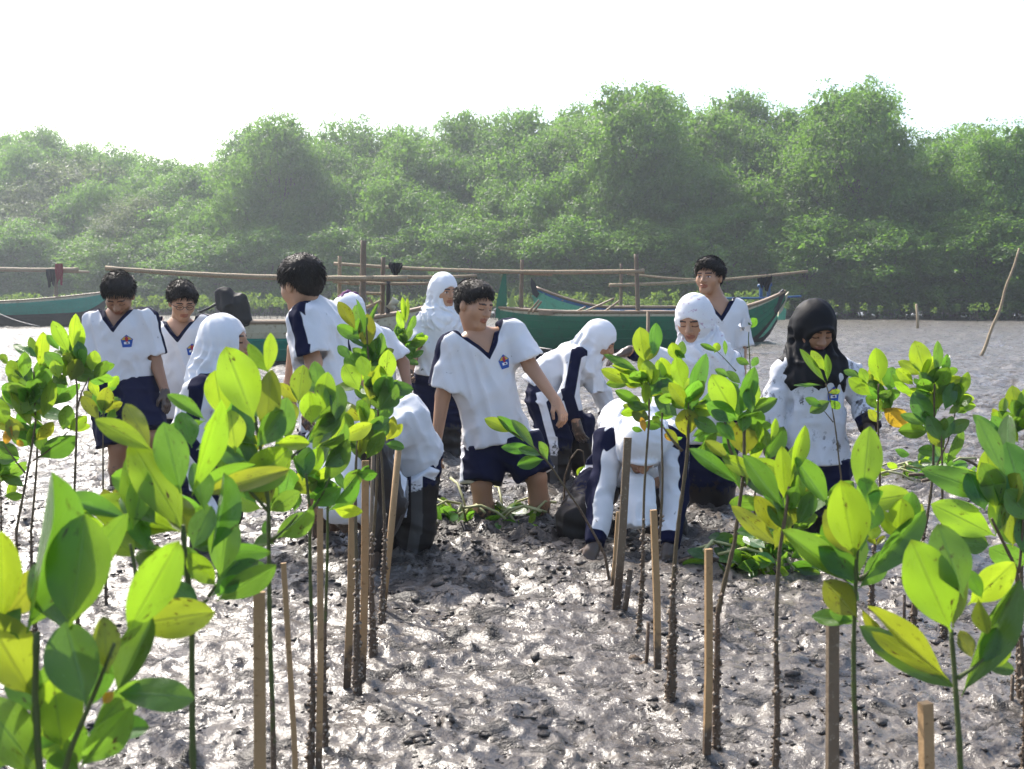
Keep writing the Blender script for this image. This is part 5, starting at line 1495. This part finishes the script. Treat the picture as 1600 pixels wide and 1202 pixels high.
sapling('tall green-stemmed sapling whose highest bright leaf covers the laughing girl\'s shoulder', 2.1, [[(425, 1300), (425, 1100), (423, 900), (420, 790), (405, 700), (395, 650)], [(424, 845), (445, 828), (465, 805)], [(420, 800), (385, 760), (370, 720)]],
 [(398, 660, 352, 543, 64, 'y', 8, .1), (416, 685, 424, 577, 40, 'o', -12, .1), (348, 655, 336, 578, 44, 'y', 10, .2), (418, 585, 424, 520, 22, 'y', 30, .1), (368, 708, 360, 640, 40, 'y', 12, .1), (378, 748, 374, 680, 54, 'g', 10, .2),
  (380, 772, 451, 702, 62, 'y', -8, -.1), (322, 657, 261, 619, 22, 'g', 30, .2), (422, 792, 398, 738, 42, 'o', 15, .1), (432, 842, 487, 788, 26, 'd', 45, -.2), (402, 790, 360, 715, 40, 'g', -20, .3), (418, 800, 470, 770, 30, 'd', 30, .3),
  (400, 700, 440, 640, 40, 'g', 25, .4), (385, 720, 340, 690, 36, 'd', -30, .4), (395, 690, 372, 610, 44, 'g', -25, .5), (410, 760, 440, 700, 44, 'g', 30, .5), (350, 760, 320, 690, 40, 'd', 20, .5), (430, 850, 396, 852, 22, 'g', 50, .2), (436, 690, 452, 620, 36, 'g', 25, .4), (300, 700, 285, 640, 36, 'g', 20, .6)], r=.0075)
sapling('sapling with paired yellow-green leaves on a slanting side shoot left of centre', 2.75, [[(486, 1215), (487, 1000), (486, 800), (478, 740)], [(440, 730), (470, 700), (488, 668)], [(486, 800), (505, 770), (515, 745)]],
 [(487, 664, 483, 611, 35, 'y', 5, -.1), (500, 648, 513, 581, 33, 'y', 12, .1), (466, 632, 474, 570, 34, 'y', -10, .2), (482, 688, 538, 624, 32, 'g', 20, .2), (500, 612, 494, 563, 26, 'g', 30, .3), (462, 662, 448, 628, 26, 'o', 10, .1),
  (476, 748, 502, 700, 30, 'y', 12, .1), (505, 758, 542, 684, 32, 'd', 25, 0), (456, 768, 496, 751, 28, 'o', 15, -.1), (486, 792, 532, 760, 28, 'g', 20, -.1), (498, 697, 537, 676, 14, 'd', 60, -.2), (442, 782, 456, 733, 40, 'd', 25, .2), (472, 752, 482, 698, 32, 'g', -20, .3),
  (520, 790, 556, 742, 22, 'g', 45, 0), (450, 690, 438, 640, 30, 'g', 30, .4), (525, 660, 530, 600, 28, 'g', 20, .4), (460, 720, 430, 690, 30, 'd', -30, .4), (455, 800, 430, 760, 34, 'd', 25, .4), (510, 640, 520, 598, 20, 'y', 20, .4), (505, 730, 540, 700, 30, 'd', 30, .5)], r=.0075)
sapling('thin green-stemmed sapling left of the stake pair, folded drooping leaf', 2.9, [[(508, 1210), (509, 1000), (510, 800), (515, 730), (520, 690)]],
 [(512, 800, 556, 745, 20, 'g', 50, .1), (516, 720, 540, 660, 30, 'g', 10, .2), (520, 690, 528, 630, 28, 'y', 15, .2), (514, 705, 496, 660, 26, 'o', 20, .3)], r=.0065)
sapling('slim sapling in the left row with small folded leaves before the stakes', 3.4, [[(560, 1102), (557, 1000), (556, 850), (558, 720), (562, 670)]],
 [(551, 682, 534, 643, 20, 'y', 15, .1), (566, 668, 570, 626, 18, 'y', 20, 0), (576, 662, 580, 638, 14, 'y', 30, .1), (572, 718, 600, 675, 24, 'g', 20, -.1), (560, 716, 577, 664, 24, 'o', 25, .1), (537, 766, 562, 732, 26, 'g', 20, -.1), (558, 700, 528, 690, 22, 'd', 30, .2),
  (556, 740, 590, 740, 18, 'g', 35, .2), (562, 690, 600, 650, 20, 'd', 30, .3), (545, 700, 532, 665, 22, 'g', 20, .2)], [(565, 660, 6, 46, 6, 'ygo')], r=.0085, barn=1.6, green=False)
sapling('taller sapling of the left row with broad mid-green crown in front of the bending person', 3.75, [[(583, 985), (582, 860), (590, 700), (592, 640)]],
 [(562, 612, 538, 568, 30, 'y', 8, .1), (577, 628, 590, 578, 32, 'o', 10, .1), (602, 602, 607, 546, 28, 'y', 15, .1), (592, 642, 622, 602, 30, 'd', 20, .1), (572, 592, 564, 556, 24, 'y', 20, .2), (607, 642, 620, 610, 22, 'g', 20, .2), (596, 660, 610, 622, 24, 'g', 30, .2),
  (585, 660, 560, 640, 22, 'g', 30, .2), (592, 690, 606, 655, 18, 'g', 25, .2), (604, 690, 614, 650, 18, 'o', 20, .1)], [(590, 620, 12, 50, 10, 'ygd')], r=.0085, barn=1.6, green=False)
sapling('sapling with dark-spotted upright leaves before the bowing girl', 4.1, [[(598, 972), (600, 850), (598, 720), (585, 620), (574, 560), (571, 510)]],
 [(556, 516, 528, 472, 20, 'o', 10, .1), (572, 548, 574, 490, 28, 'o', 8, 0), (571, 532, 554, 468, 8, 'd', 40, .1), (548, 562, 528, 540, 16, 'd', 20, .1), (560, 580, 540, 556, 22, 'd', 25, .2), (580, 575, 605, 540, 24, 'g', 30, .1), (575, 545, 545, 528, 8, 'd', 30, 0),
  (590, 560, 598, 520, 18, 'g', 30, .1)], [(575, 570, 9, 44, 8, 'gdo')], r=.0075, barn=1.4, green=False)
# ---- left edge plants
sapling('spreading sapling at the left edge with yellowing lower leaves', 3.75, [[(24, 830), (46, 725), (57, 660), (53, 580)], [(52, 720), (75, 705), (105, 675)], [(40, 740), (25, 722), (5, 695)]],
 [(62, 576, 67, 518, 21, 'y', 10, 0), (27, 602, 17, 562, 24, 'y', 10, 0), (12, 568, 1, 554, 12, 'y'), (36, 592, 38, 550, 20, 'g', 15, .1), (50, 670, 19, 598, 24, 'y', 20, 0), (66, 655, 85, 592, 22, 'y', 15, 0), (66, 660, 48, 642, 11, 'y', 20), (108, 674, 136, 649, 20, 'y', 10, 0),
  (98, 674, 106, 632, 24, 'g', 15, .1), (60, 716, 118, 678, 36, 'g', 25, -.1), (82, 634, 126, 602, 18, 'd', 35, 0), (12, 667, -4, 622, 24, 'y', 8, 0), (26, 692, 14, 655, 20, 'o', 10, 0), (32, 716, -2, 688, 18, 'd', 25, 0), (48, 692, 26, 658, 26, 'g', 20, .2), (18, 664, 8, 694, 14, 'x', 20, 0),
  (24, 688, 38, 696, 10, 'x', 20, 0), (45, 600, 30, 560, 24, 'd', 30, .3), (70, 640, 60, 600, 28, 'd', 30, .3), (60, 560, 20, 535, 16, 'g', 30, .3), (55, 690, 84, 660, 20, 'o', 30, .2), (50, 600, 68, 560, 20, 'g', 30, .4)], [(50, 620, 12, 52, 10, 'gd'), (20, 640, 6, 48, 8, 'gyd')], r=.0065, green=False)
sapling('dark-stemmed second shoot beside the spreading left sapling', 3.95, [[(48, 830), (57, 720), (60, 640)]], [(60, 650, 40, 610, 22, 'g', 20, .1), (62, 645, 78, 605, 22, 'g', 20, .2)], [(58, 640, 6, 46, 8, 'gd')], r=.0065, green=False)
sapling('sapling in front of the leftmost boy with a fan of bright leaves', 3.65, [[(117, 790), (120, 690), (120, 610), (115, 570)], [(120, 640), (128, 612), (140, 590)]],
 [(108, 554, 82, 501, 22, 'y', 10, 0), (113, 548, 119, 490, 18, 'y', 15, .1), (121, 562, 123, 501, 20, 'y', 20, 0), (130, 572, 122, 533, 20, 'g', 20, .1), (98, 592, 117, 556, 18, 'y', 10, 0), (92, 592, 84, 562, 20, 'y', 15, 0), (110, 597, 122, 560, 26, 'o', 15, .1), (93, 548, 73, 524, 14, 'g', 20, 0),
  (143, 582, 149, 548, 22, 'y', 5, 0), (146, 593, 168, 564, 19, 'g', 20, 0), (105, 600, 84, 588, 18, 'd', 30, .2), (128, 590, 140, 560, 18, 'd', 35, .2)], [(108, 580, 10, 44, 9, 'gdo')], r=.0065, green=False, barn=.4)
sapling('small sapling before the left boy\'s shorts with four leaves', 4.3, [[(161, 790), (162, 700), (162, 645)]],
 [(160, 647, 168, 605, 26, 'o', 5, 0), (168, 607, 185, 587, 15, 'y', 15, .1), (153, 622, 140, 595, 15, 'y', 20, 0), (156, 657, 127, 618, 20, 'o', 15, 0), (166, 660, 178, 638, 12, 'g', 30, 0), (163, 650, 148, 612, 22, 'g', 20, .2)], r=.006, green=False, barn=.3)
sapling('low sapling at the left edge showing only dull green side leaves', 4.4, [[(2, 800), (0, 750)]], [(40, 762, 2, 740, 16, 'd', 30, 0), (5, 745, 42, 722, 14, 'd', 35, 0), (2, 730, 30, 712, 12, 'g', 35), (5, 775, 38, 772, 14, 'g', 40), (-5, 760, -20, 720, 18, 'g')], [(0, 745, 8, 40, 8, 'gd')], r=.006, green=False)
# ---- right group
sapling('sapling over the stooping girl with the tallest pale leaf', 4.0, [[(998, 998), (1003, 880), (1010, 740), (1013, 660), (1012, 600)]],
 [(1008, 567, 1000, 511, 31, 'y', 6, 0), (1021, 558, 1026, 504, 21, 'g', 20, .2), (1016, 602, 1010, 562, 26, 'y', 12, 0), (1000, 582, 944, 552, 14, 'g', 25, 0), (986, 600, 939, 577, 20, 'y', 15, 0), (1001, 634, 960, 611, 18, 'g', 20, 0), (1008, 634, 1008, 596, 15, 'y', 20, -.1), (1000, 600, 988, 578, 10, 'y'), (1003, 602, 1000, 580, 10, 'y'),
  (1016, 656, 987, 644, 22, 'o', 15, 0), (1008, 676, 1002, 652, 10, 'x', 10, 0), (1014, 620, 1032, 590, 20, 'g', 30, .2), (1012, 640, 980, 630, 16, 'd', 30, .2)], [(1012, 600, 10, 44, 9, 'ygd')], r=.0075, green=False, barn=1.2)
sapling('middle sapling of the three over the stooping girl', 4.15, [[(1026, 985), (1028, 860), (1035, 740), (1036, 660), (1038, 610)]],
 [(1046, 608, 1032, 558, 26, 'y', 8, 0), (1037, 615, 1028, 562, 20, 'y', 15, .1), (1056, 564, 1050, 535, 20, 'y', 5, 0), (1063, 562, 1067, 533, 15, 'g', 15, .1), (1034, 668, 1006, 662, 16, 'g', 20, 0), (1031, 662, 1020, 650, 12, 'y'), (1053, 690, 1038, 678, 10, 'x'), (1060, 652, 1024, 618, 24, 'd', 25, 0)], [(1040, 610, 9, 42, 8, 'ygd')], r=.007, green=False, barn=.8)
sapling('thick-based sapling right of the stooping girl, a dark round leaf on its stem', 3.3, [[(1046, 1118), (1050, 980), (1062, 800), (1073, 690), (1074, 620)], [(1066, 705), (1052, 690), (1036, 668)]],
 [(1068, 608, 1055, 558, 28, 'y', 10, 0), (1076, 630, 1106, 553, 26, 'd', 20, 0), (1076, 642, 1044, 598, 22, 'y', 15, .1), (1073, 684, 1072, 638, 36, 'o', 10, -.1), (1078, 650, 1085, 600, 20, 'g', 30, .1), (1126, 677, 1084, 654, 22, 'g', 20, 0), (1090, 707, 1118, 675, 16, 'g', 40, 0), (1082, 690, 1120, 672, 18, 'd', 30, .1),
  (1072, 640, 1050, 620, 24, 'd', 30, .2), (1085, 660, 1100, 625, 18, 'o', 30, .1)], [(1074, 630, 8, 48, 8, 'ygd')], r=.0100, green=False, barn=2.0)
sapling('crooked-stemmed sapling with one large pale leaf before the printed-scarf girl', 2.95, [[(1122, 1215), (1116, 1080), (1122, 960), (1150, 850), (1160, 740), (1160, 660)], [(1160, 745), (1140, 700), (1132, 660)], [(1162, 760), (1185, 735), (1195, 715)]],
 [(1149, 650, 1112, 585, 42, 'y', 8, 0), (1156, 650, 1180, 573, 26, 'g', 20, 0), (1176, 648, 1166, 603, 19, 'g', 15, .1), (1160, 677, 1164, 643, 22, 'g', 15, .1), (1166, 714, 1160, 658, 46, 'o', 8, 0), (1195, 722, 1224, 666, 30, 'g', 15, 0), (1190, 697, 1184, 658, 13, 'y', 20), (1205, 692, 1211, 653, 12, 'y', 25), (1198, 700, 1194, 670, 16, 'y'),
  (1156, 757, 1077, 700, 24, 'd', 30, -.1), (1190, 748, 1128, 714, 26, 'y', 20, -.2), (1202, 782, 1163, 713, 36, 'd', 25, 0), (1150, 690, 1120, 660, 20, 'g', 30, .2), (1140, 660, 1112, 640, 18, 'd', 30, .2), (1178, 640, 1182, 590, 16, 'y', 40, .1), (1140, 720, 1100, 690, 18, 'o', 35, .2)], [(1160, 660, 5, 58, 8, 'gd')], r=.0095, green=False, barn=1.0)
sapling('brown-stemmed sapling left of the big right sapling, curled leaf reaching right', 2.62, [[(1208, 1260), (1214, 1050), (1219, 860), (1226, 800), (1230, 760)]],
 [(1228, 788, 1222, 697, 30, 'y', 10, 0), (1236, 748, 1256, 664, 24, 'y', 25, .1), (1240, 792, 1249, 740, 23, 'g', 15, .1), (1245, 822, 1273, 768, 28, 'g', 15, 0), (1222, 792, 1158, 711, 34, 'd', 20, 0), (1216, 832, 1178, 774, 30, 'o', 10, 0), (1231, 827, 1240, 788, 24, 'o', 20, .1), (1222, 802, 1208, 777, 14, 'y'), (1216, 855, 1146, 791, 28, 'o', 15, -.1),
  (1296, 792, 1238, 714, 34, 'g', 30, .1), (1226, 830, 1204, 780, 28, 'd', 30, .2), (1230, 800, 1250, 760, 24, 'g', 30, .3)], [(1228, 800, 4, 64, 8, 'gd')], r=.0085, green=False, barn=.8)
sapling('large sapling right of centre foreground with one very tall pointed leaf', 2.08, [[(1337, 1290), (1338, 1100), (1338, 920), (1337, 870), (1345, 790)], [(1342, 908), (1375, 880), (1405, 832)]],
 [(1337, 874, 1312, 748, 64, 'y', 8, -.1), (1347, 780, 1361, 666, 48, 'y', 10, .1), (1334, 870, 1292, 796, 44, 'o', 20, .1), (1366, 806, 1350, 740, 34, 'y', 15, .2), (1335, 912, 1216, 828, 42, 'd', 20, -.1), (1338, 912, 1284, 838, 48, 'g', 15, .1), (1340, 965, 1288, 908, 48, 'o', 10, 0), (1346, 912, 1442, 794, 40, 'd', 30, 0),
  (1405, 833, 1410, 778, 38, 'y', 5, -.1), (1412, 830, 1424, 768, 34, 'g', 15, .1), (1350, 782, 1380, 768, 16, 'g', 30), (1362, 845, 1368, 818, 22, 'y'), (1360, 830, 1372, 785, 30, 'g', 20, .3), (1345, 860, 1300, 840, 30, 'd', 25, .3), (1342, 920, 1395, 860, 34, 'd', 35, .2), (1345, 950, 1380, 990, 16, 'o', 40, .1)], r=.0078, barn=.3)
sapling('near sapling at the lower right with one big bright oval leaf', 1.75, [[(1497, 1290), (1496, 1150), (1494, 1040), (1491, 985)], [(1496, 1060), (1520, 1045), (1538, 1030)]],
 [(1486, 988, 1428, 848, 80, 'y', 8, -.1), (1506, 935, 1468, 818, 62, 'g', 12, .2), (1482, 1062, 1348, 948, 32, 'o', 30, -.1), (1502, 1088, 1588, 903, 50, 'd', 30, .1), (1528, 935, 1545, 990, 26, 'o', 40, -.1), (1530, 1040, 1556, 980, 34, 'g', 30, .2), (1520, 1030, 1502, 985, 26, 'o', 30, .2)], r=.0085, barn=.3)
sapling('sapling at the right edge with broad leaves above the near bright-leafed one', 2.6, [[(1600, 1150), (1597, 1000), (1592, 890), (1570, 850), (1548, 810)], [(1592, 895), (1600, 820), (1600, 760)]],
 [(1556, 838, 1459, 788, 52, 'y', 10, 0), (1556, 802, 1544, 702, 42, 'y', 15, .1), (1548, 852, 1498, 845, 34, 'g', 30, 0), (1562, 778, 1444, 732, 42, 'g', 20, 0), (1582, 855, 1590, 788, 42, 'o', 15, 0), (1612, 815, 1572, 765, 40, 'g', 20, 0), (1570, 742, 1528, 652, 30, 'd', 30, .2), (1600, 790, 1575, 690, 60, 'd', 15, .2), (1612, 880, 1600, 800, 40, 'g'), (1560, 790, 1590, 730, 50, 'd', 25, .3),
  (1540, 800, 1515, 735, 40, 'd', 30, .3), (1575, 800, 1630, 740, 50, 'g', 20, .2)], [(1570, 790, 5, 80, 10, 'gdo')], r=.0078, barn=1.0, green=False)
sapling('upper right sapling with a bright cluster at the frame edge', 3.25, [[(1596, 1126), (1594, 950), (1592, 800), (1588, 700)]],
 [(1576, 704, 1523, 648, 24, 'd', 20, 0), (1592, 692, 1568, 664, 20, 'y', 10, 0), (1590, 655, 1582, 603, 28, 'y', 5, 0), (1566, 652, 1570, 622, 14, 'y'), (1600, 660, 1606, 605, 26, 'y', 10, .1), (1575, 690, 1550, 650, 22, 'g', 30, .1), (1598, 700, 1630, 660, 24, 'g', 20)], [(1590, 670, 10, 52, 9, 'ygd')], r=.0085, green=False, barn=1.6)
sapling('bushy sapling on the right with many upright leaves, on the open mud', 3.95, [[(1424, 1003), (1440, 860), (1456, 740), (1462, 650), (1462, 600)], [(1456, 745), (1480, 690), (1492, 640)]],
 [(1448, 590, 1430, 533, 33, 'y', 8, 0), (1463, 588, 1466, 532, 15, 'g', 30, .1), (1472, 592, 1479, 553, 13, 'g', 25, .1), (1466, 643, 1462, 583, 31, 'y', 8, -.1), (1476, 642, 1492, 598, 22, 'd', 25, 0), (1500, 622, 1513, 581, 16, 'y', 15, 0), (1428, 602, 1399, 576, 19, 'y', 12, 0), (1426, 617, 1398, 598, 14, 'y'), (1456, 668, 1427, 613, 32, 'd', 15, .1),
  (1450, 664, 1407, 648, 16, 'd', 25, 0), (1482, 647, 1500, 634, 12, 'y'), (1476, 702, 1452, 666, 24, 'o', 12, -.1), (1478, 727, 1506, 671, 16, 'd', 40, -.1), (1492, 640, 1496, 600, 16, 'g', 20)], [(1455, 610, 14, 46, 11, 'ygd'), (1490, 630, 6, 38, 8, 'gy')], r=.0078, green=False, barn=1.6)
sapling('companion stem of the bushy right sapling with a lower clump', 3.9, [[(1476, 1052), (1474, 900), (1470, 760), (1470, 680)]], [(1470, 690, 1450, 650, 24, 'g', 20, .1), (1472, 690, 1490, 650, 20, 'g', 20, .1)], [(1470, 680, 5, 40, 8, 'gd')], r=.0075, green=False, barn=2.0)
sapling('slender sapling with one orange dying leaf beside the black-scarfed girl', 4.2, [[(1362, 950), (1368, 840), (1373, 760), (1374, 680), (1374, 600)]],
 [(1375, 600, 1368, 543, 29, 'y', 6, 0), (1362, 619, 1326, 591, 23, 'y', 10, 0), (1355, 600, 1345, 575, 15, 'y', 15, .1), (1388, 612, 1396, 573, 29, 'g', 15, .1), (1342, 588, 1318, 579, 12, 'd', 20), (1378, 638, 1421, 664, 31, 'x', 5, 0), (1372, 640, 1352, 620, 14, 'g', 20), (1376, 645, 1395, 625, 14, 'g', 25), (1370, 660, 1355, 640, 14, 'o', 25), (1395, 610, 1385, 640, 14, 'd', 30)], [(1374, 620, 5, 36, 7, 'gd')], r=.0072, green=False, barn=1.6)
# ---- seedlings carried by people or freshly set
sapling('few-leaved seedling held before the black-scarfed girl\'s chest', 5.15, [[(1318, 790), (1316, 745), (1306, 680), (1297, 630), (1290, 600)], [(1302, 660), (1290, 645), (1285, 640)]],
 [(1290, 598, 1250, 545, 13, 'g', 10, 0), (1289, 580, 1268, 548, 16, 'y', 10, 0), (1293, 596, 1290, 553, 12, 'g', 20, 0), (1286, 636, 1258, 622, 13, 'g', 15, 0), (1298, 625, 1312, 640, 14, 'g', 20), (1298, 626, 1265, 646, 20, 'd', 10, 0), (1285, 602, 1240, 601, 6, 'd', 20), (1296, 615, 1314, 610, 9, 'y')], r=.006, green=False, barn=0, group='carried seedlings', dense=0.0)
sapling('leafy sapling held by the standing girl, its crown beside her arm', 8.0, [[(634, 600), (633, 560), (631, 520)]],
 [(632, 506, 628, 464, 9, 'y', 10, 0), (634, 508, 637, 465, 8, 'y', 10, 0), (630, 520, 622, 485, 12, 'y', 20, 0), (636, 522, 648, 492, 12, 'g', 20), (640, 540, 662, 520, 11, 'g', 20), (625, 545, 607, 530, 12, 'g', 20), (640, 560, 662, 548, 10, 'd', 20), (630, 530, 618, 510, 12, 'g')], [(632, 540, 18, 32, 12, 'ygd'), (632, 565, 10, 30, 8, 'gd')], r=.010, green=False, barn=0, group='carried seedlings', dense=0.0, ground=False)
sapling('long bare-stemmed seedling slanting over the mud before the centre boy', 4.75, [[(952, 905), (945, 868), (905, 795), (862, 728), (835, 698), (800, 675)]],
 [(800, 676, 757, 654, 20, 'y', 20, 0), (818, 690, 775, 652, 16, 'g', 35, 0), (836, 702, 800, 655, 16, 'd', 40, .1), (838, 704, 783, 698, 18, 'g', 12, 0), (850, 718, 808, 728, 22, 'g', 10, 0), (856, 720, 840, 690, 14, 'd', 40), (846, 712, 810, 700, 14, 'd', 40, .1)], r=.0075, green=False, barn=0, group='carried seedlings', dense=0.0)
sapling('seedling with a white plastic scrap beside the printed-scarf girl\'s shoulder', 5.9, [[(1178, 640), (1172, 580), (1168, 530), (1170, 505)], [(1150, 580), (1132, 560), (1120, 548)]],
 [(1168, 512, 1183, 498, 14, 'g', 30, 0), (1122, 550, 1094, 538, 9, 'g', 10), (1116, 552, 1122, 536, 13, 'y', 10), (1172, 570, 1150, 560, 12, 'd'), (1174, 574, 1184, 558, 12, 'd'), (1134, 556, 1132, 532, 7, 'd', 20), (1158, 600, 1135, 580, 14, 'd', 20), (1160, 600, 1180, 585, 14, 'd', 20), (1140, 590, 1116, 578, 12, 'd', 25)], r=.006, green=True, barn=0, group='carried seedlings', dense=0.0)
sapling('bent seedling arching over near the bending girl\'s hand', 6.2, [[(882, 745), (890, 718), (902, 702), (910, 705), (914, 730)]], [(915, 725, 908, 752, 14, 'g', 10, 0), (912, 728, 904, 745, 12, 'y', 20)], r=.008, green=False, barn=0, group='carried seedlings', dense=0.0)
mbp = MB()
for k in range(5):
    a = k * 1.25; mbp.add([at(1160 + 6 * math.cos(a), 510 + 8 * math.sin(a), 5.88), at(1166 + 9 * math.cos(a + .5), 503 + 9 * math.sin(a + .5), 5.86), at(1164 + 12 * math.cos(a + 1), 512 + 10 * math.sin(a + 1), 5.90), at(1158, 512, 5.84)], [(0, 1, 2, 3)])
tag(mbp.build('plastic_scrap', M['white_plastic']), 'crumpled white plastic scrap caught on the seedling by the girl\'s shoulder', 'plastic')

# ---- stakes: (label, Y or None, top px, bottom px, width px, thickness m, material)
def stake(label, Y, top, bot, w, mat='stake', th=.006, rnd=False):
    Y = Y or CAMZ * FPX / (bot[1] - HOR)
    S = FPX / Y
    a, b = at(bot[0], bot[1], Y), at(top[0], top[1], Y)
    a = a + (a - b) / (b[2] - a[2] + 1e-6) * (a[2] + .08) if a[2] > -.08 else a
    mb = MB()
    if rnd: mb.tube([a, (a + b) / 2 + np.array([.003, 0, 0]), b], [w / S / 2 * 1.1, w / S / 2, w / S / 2 * .95], 9)
    else:
        c = (a + b) / 2
        mb.bar(a, c + np.array([.004, 0, 0]), (1, 0.25, 0), w / S, th, 0, w / S * .97); mb.bar(c + np.array([.004, 0, 0]) - (b - a) * .0005, b, (1, .25, 0), w / S * .97, th, 0, w / S * .93)
    o = mb.build('stake', M[mat], None, rnd); o.location = (0, 0, 0)
    return tag(o, label, 'stake', 'planting stakes')
stake('wide flat bamboo stake beside the near left sapling', 1.9, (405, 925), (403, 1250), 20, th=.010)
stake('thin slanting bamboo stake with a cut top at lower left', 2.3, (443, 880), (462, 1260), 9, th=.007)
stake('thin stake between the two sapling stems left of centre', 2.75, (500, 795), (497, 1215), 10, th=.007)
stake('tall pale flat stake, first of the close pair in the left row', 3.45, (552, 740), (541, 1098), 12, th=.007)
stake('tall pale flat stake, second of the close pair in the left row', 3.5, (571, 720), (566, 1030), 12, th=.007)
stake('round stake with a sawn top in the left row before the bent person', 4.25, (623, 700), (597, 955), 11, 'stake', rnd=True)
stake('dark thin stick behind the round sawn stake', 4.5, (583, 700), (576, 930), 6, 'stake_dark', rnd=True)
stake('dark weathered slat leaning before the stooping girl', 4.3, (981, 684), (962, 960), 13, 'stake_dark', th=.010)
stake('shorter brown slat touching the dark weathered one', 4.6, (967, 800), (958, 905), 9, 'stake', th=.008)
stake('square brown stake before the stooping girl, muddy at its foot', 3.6, (1021, 797), (1027, 1045), 11, 'stake', th=.012)
stake('stake with a cut top right of the thick-based sapling', 2.85, (1107, 858), (1103, 1222), 12, 'stake', th=.012)
stake('wide weathered slat behind the large right sapling', 2.2, (1301, 950), (1296, 1300), 20, 'stake_dark', th=.012)
stake('short sawn stake at the bottom edge on the right', 2.0, (1446, 1098), (1447, 1300), 20, 'stake', th=.018)
stake('stub of a broken stake in the mud before the stooping girl', None, (985, 890), (974, 962), 9, 'stake_dark', rnd=True)
stake('thin broken stake stub among snails in the right row', None, (1013, 972), (1008, 1048), 6, 'stake_dark', rnd=True)
stake('short dark stub right of the big right sapling', None, (1413, 930), (1411, 985), 5, 'stake_dark', rnd=True)
stake('thin dark stick beside the upper right sapling\'s foot', None, (1582, 1055), (1578, 1125), 6, 'stake_dark', rnd=True)
stake('boat pole tip standing up behind the tallest pale leaf', 7.0, (1013, 487), (1008, 780), 6, 'stake_dark', rnd=True)
# ---- a string line and twigs on the mud
mb = MB(); A_, B_ = at(1000, 902, 4.88), at(1120, 908, 4.8); mb.tube([A_, (A_ + B_) / 2, B_], .004, 5)
tag(mb.build('twig', M['bamboo']), 'thin straight twig lying on the mud by the stooping girl\'s hand', 'twig')
for k, (a, b, Y, lab) in enumerate((((1420, 742), (1530, 760), 7.0, 'long curved twig on the mud behind the bushy right sapling'), ((1500, 715), (1548, 752), 7.4, 'forked grey twig lying at the right'), ((1440, 752), (1535, 752), 6.9, 'grey stick lying behind the right saplings'), ((1140, 885), (1060, 880), 5.0, 'pale stalk sticking out of the cut seedling heap'))):
    A_, B_ = at(*a, Y), at(*b, Y); A_[2] = max(A_[2], .01); mb = MB()
    mb.tube([A_ + (B_ - A_) * t + np.array([0, 0, .03 * math.sin(3 * t)]) for t in np.linspace(0, 1, 7)], .010, 6)
    tag(mb.build('twig', M['stake_dark']), lab, 'twig')
# ---- heaps of cut seedlings on the mud
def heap(label, cx, Y, w, n, seed, hgt=.14):
    r = np.random.default_rng(seed); c = at(cx, 800, Y)
    root = empty('seedling_heap', (c[0], Y, 0), label, 'seedling heap')
    for k in range(n):
        x, y_ = c[0] + r.normal(0, w * .42), Y + r.normal(0, .13); z = max(.015, gz(x, y_) + hgt * r.random() * math.exp(-((x - c[0]) / w) ** 2))
        d = unit(np.array([r.normal(0, 1), r.normal(0, .8), r.normal(.1, .35)])); L = r.uniform(.08, .13)
        put_leaf(root, (x, y_, z), np.array([x, y_, z]) + d * L, L * r.uniform(.38, .5), 'gdgdy'[int(r.integers(5))], r.uniform(-60, 60))
    for k in range(7):
        x, y_ = c[0] + r.normal(0, w * .4), Y + r.normal(0, .1); d = unit(np.array([r.normal(0, 1), r.normal(0, .5), .15])); mb = MB()
        mb.tube([np.array([x, y_, .03]) + d * t * .3 + np.array([0, 0, .06 * math.sin(3 * t)]) for t in (0, .3, .6, 1)], .007, 6); mb.build('stem', M['stalk'], root)
M['stalk'] = simple('pale_stalk', (0.36, 0.36, 0.16), 0.5, 0.4)
heap('leafy heap of cut seedlings on the mud between the right saplings', 1195, 4.95, .26, 95, 1)
heap('scattered cut seedlings on the mud left of the centre boy\'s feet', 700, 6.0, .18, 30, 2, .06)
heap('small pile of cut seedlings at the centre boy\'s feet', 802, 6.0, .16, 30, 3, .05)
heap('flattened seedlings on the mud behind the bushy right sapling', 1450, 7.4, .30, 40, 4, .12)
# ---- mud snails
def snail(px, py, k):
    Y = CAMZ * FPX / (py - HOR); c = at(px, py, Y); r = np.random.default_rng(k); mb = MB(); P, Q = [], []
    for t in np.linspace(0, 1, 12):
        P.append(c + np.array([(t - .5) * .045, .004 * math.sin(t * 20), .012])); Q.append((.004 + .012 * math.sin(math.pi * t ** .7)) * (1 + .12 * math.sin(t * 30)))
    mb.tube(P, Q, 8); return mb.build('mud_snail', M['stake_dark'])
for k, (x, y_, lab) in enumerate(((992, 1036, 'brown snail shell on the mud by the broken stake stub, left one'), (1010, 1046, 'brown snail shell on the mud by the broken stake stub, right one'), (707, 1198, 'brown snail shell at the bottom edge of the photo'))):
    tag(snail(x, y_, k), lab, 'snail')
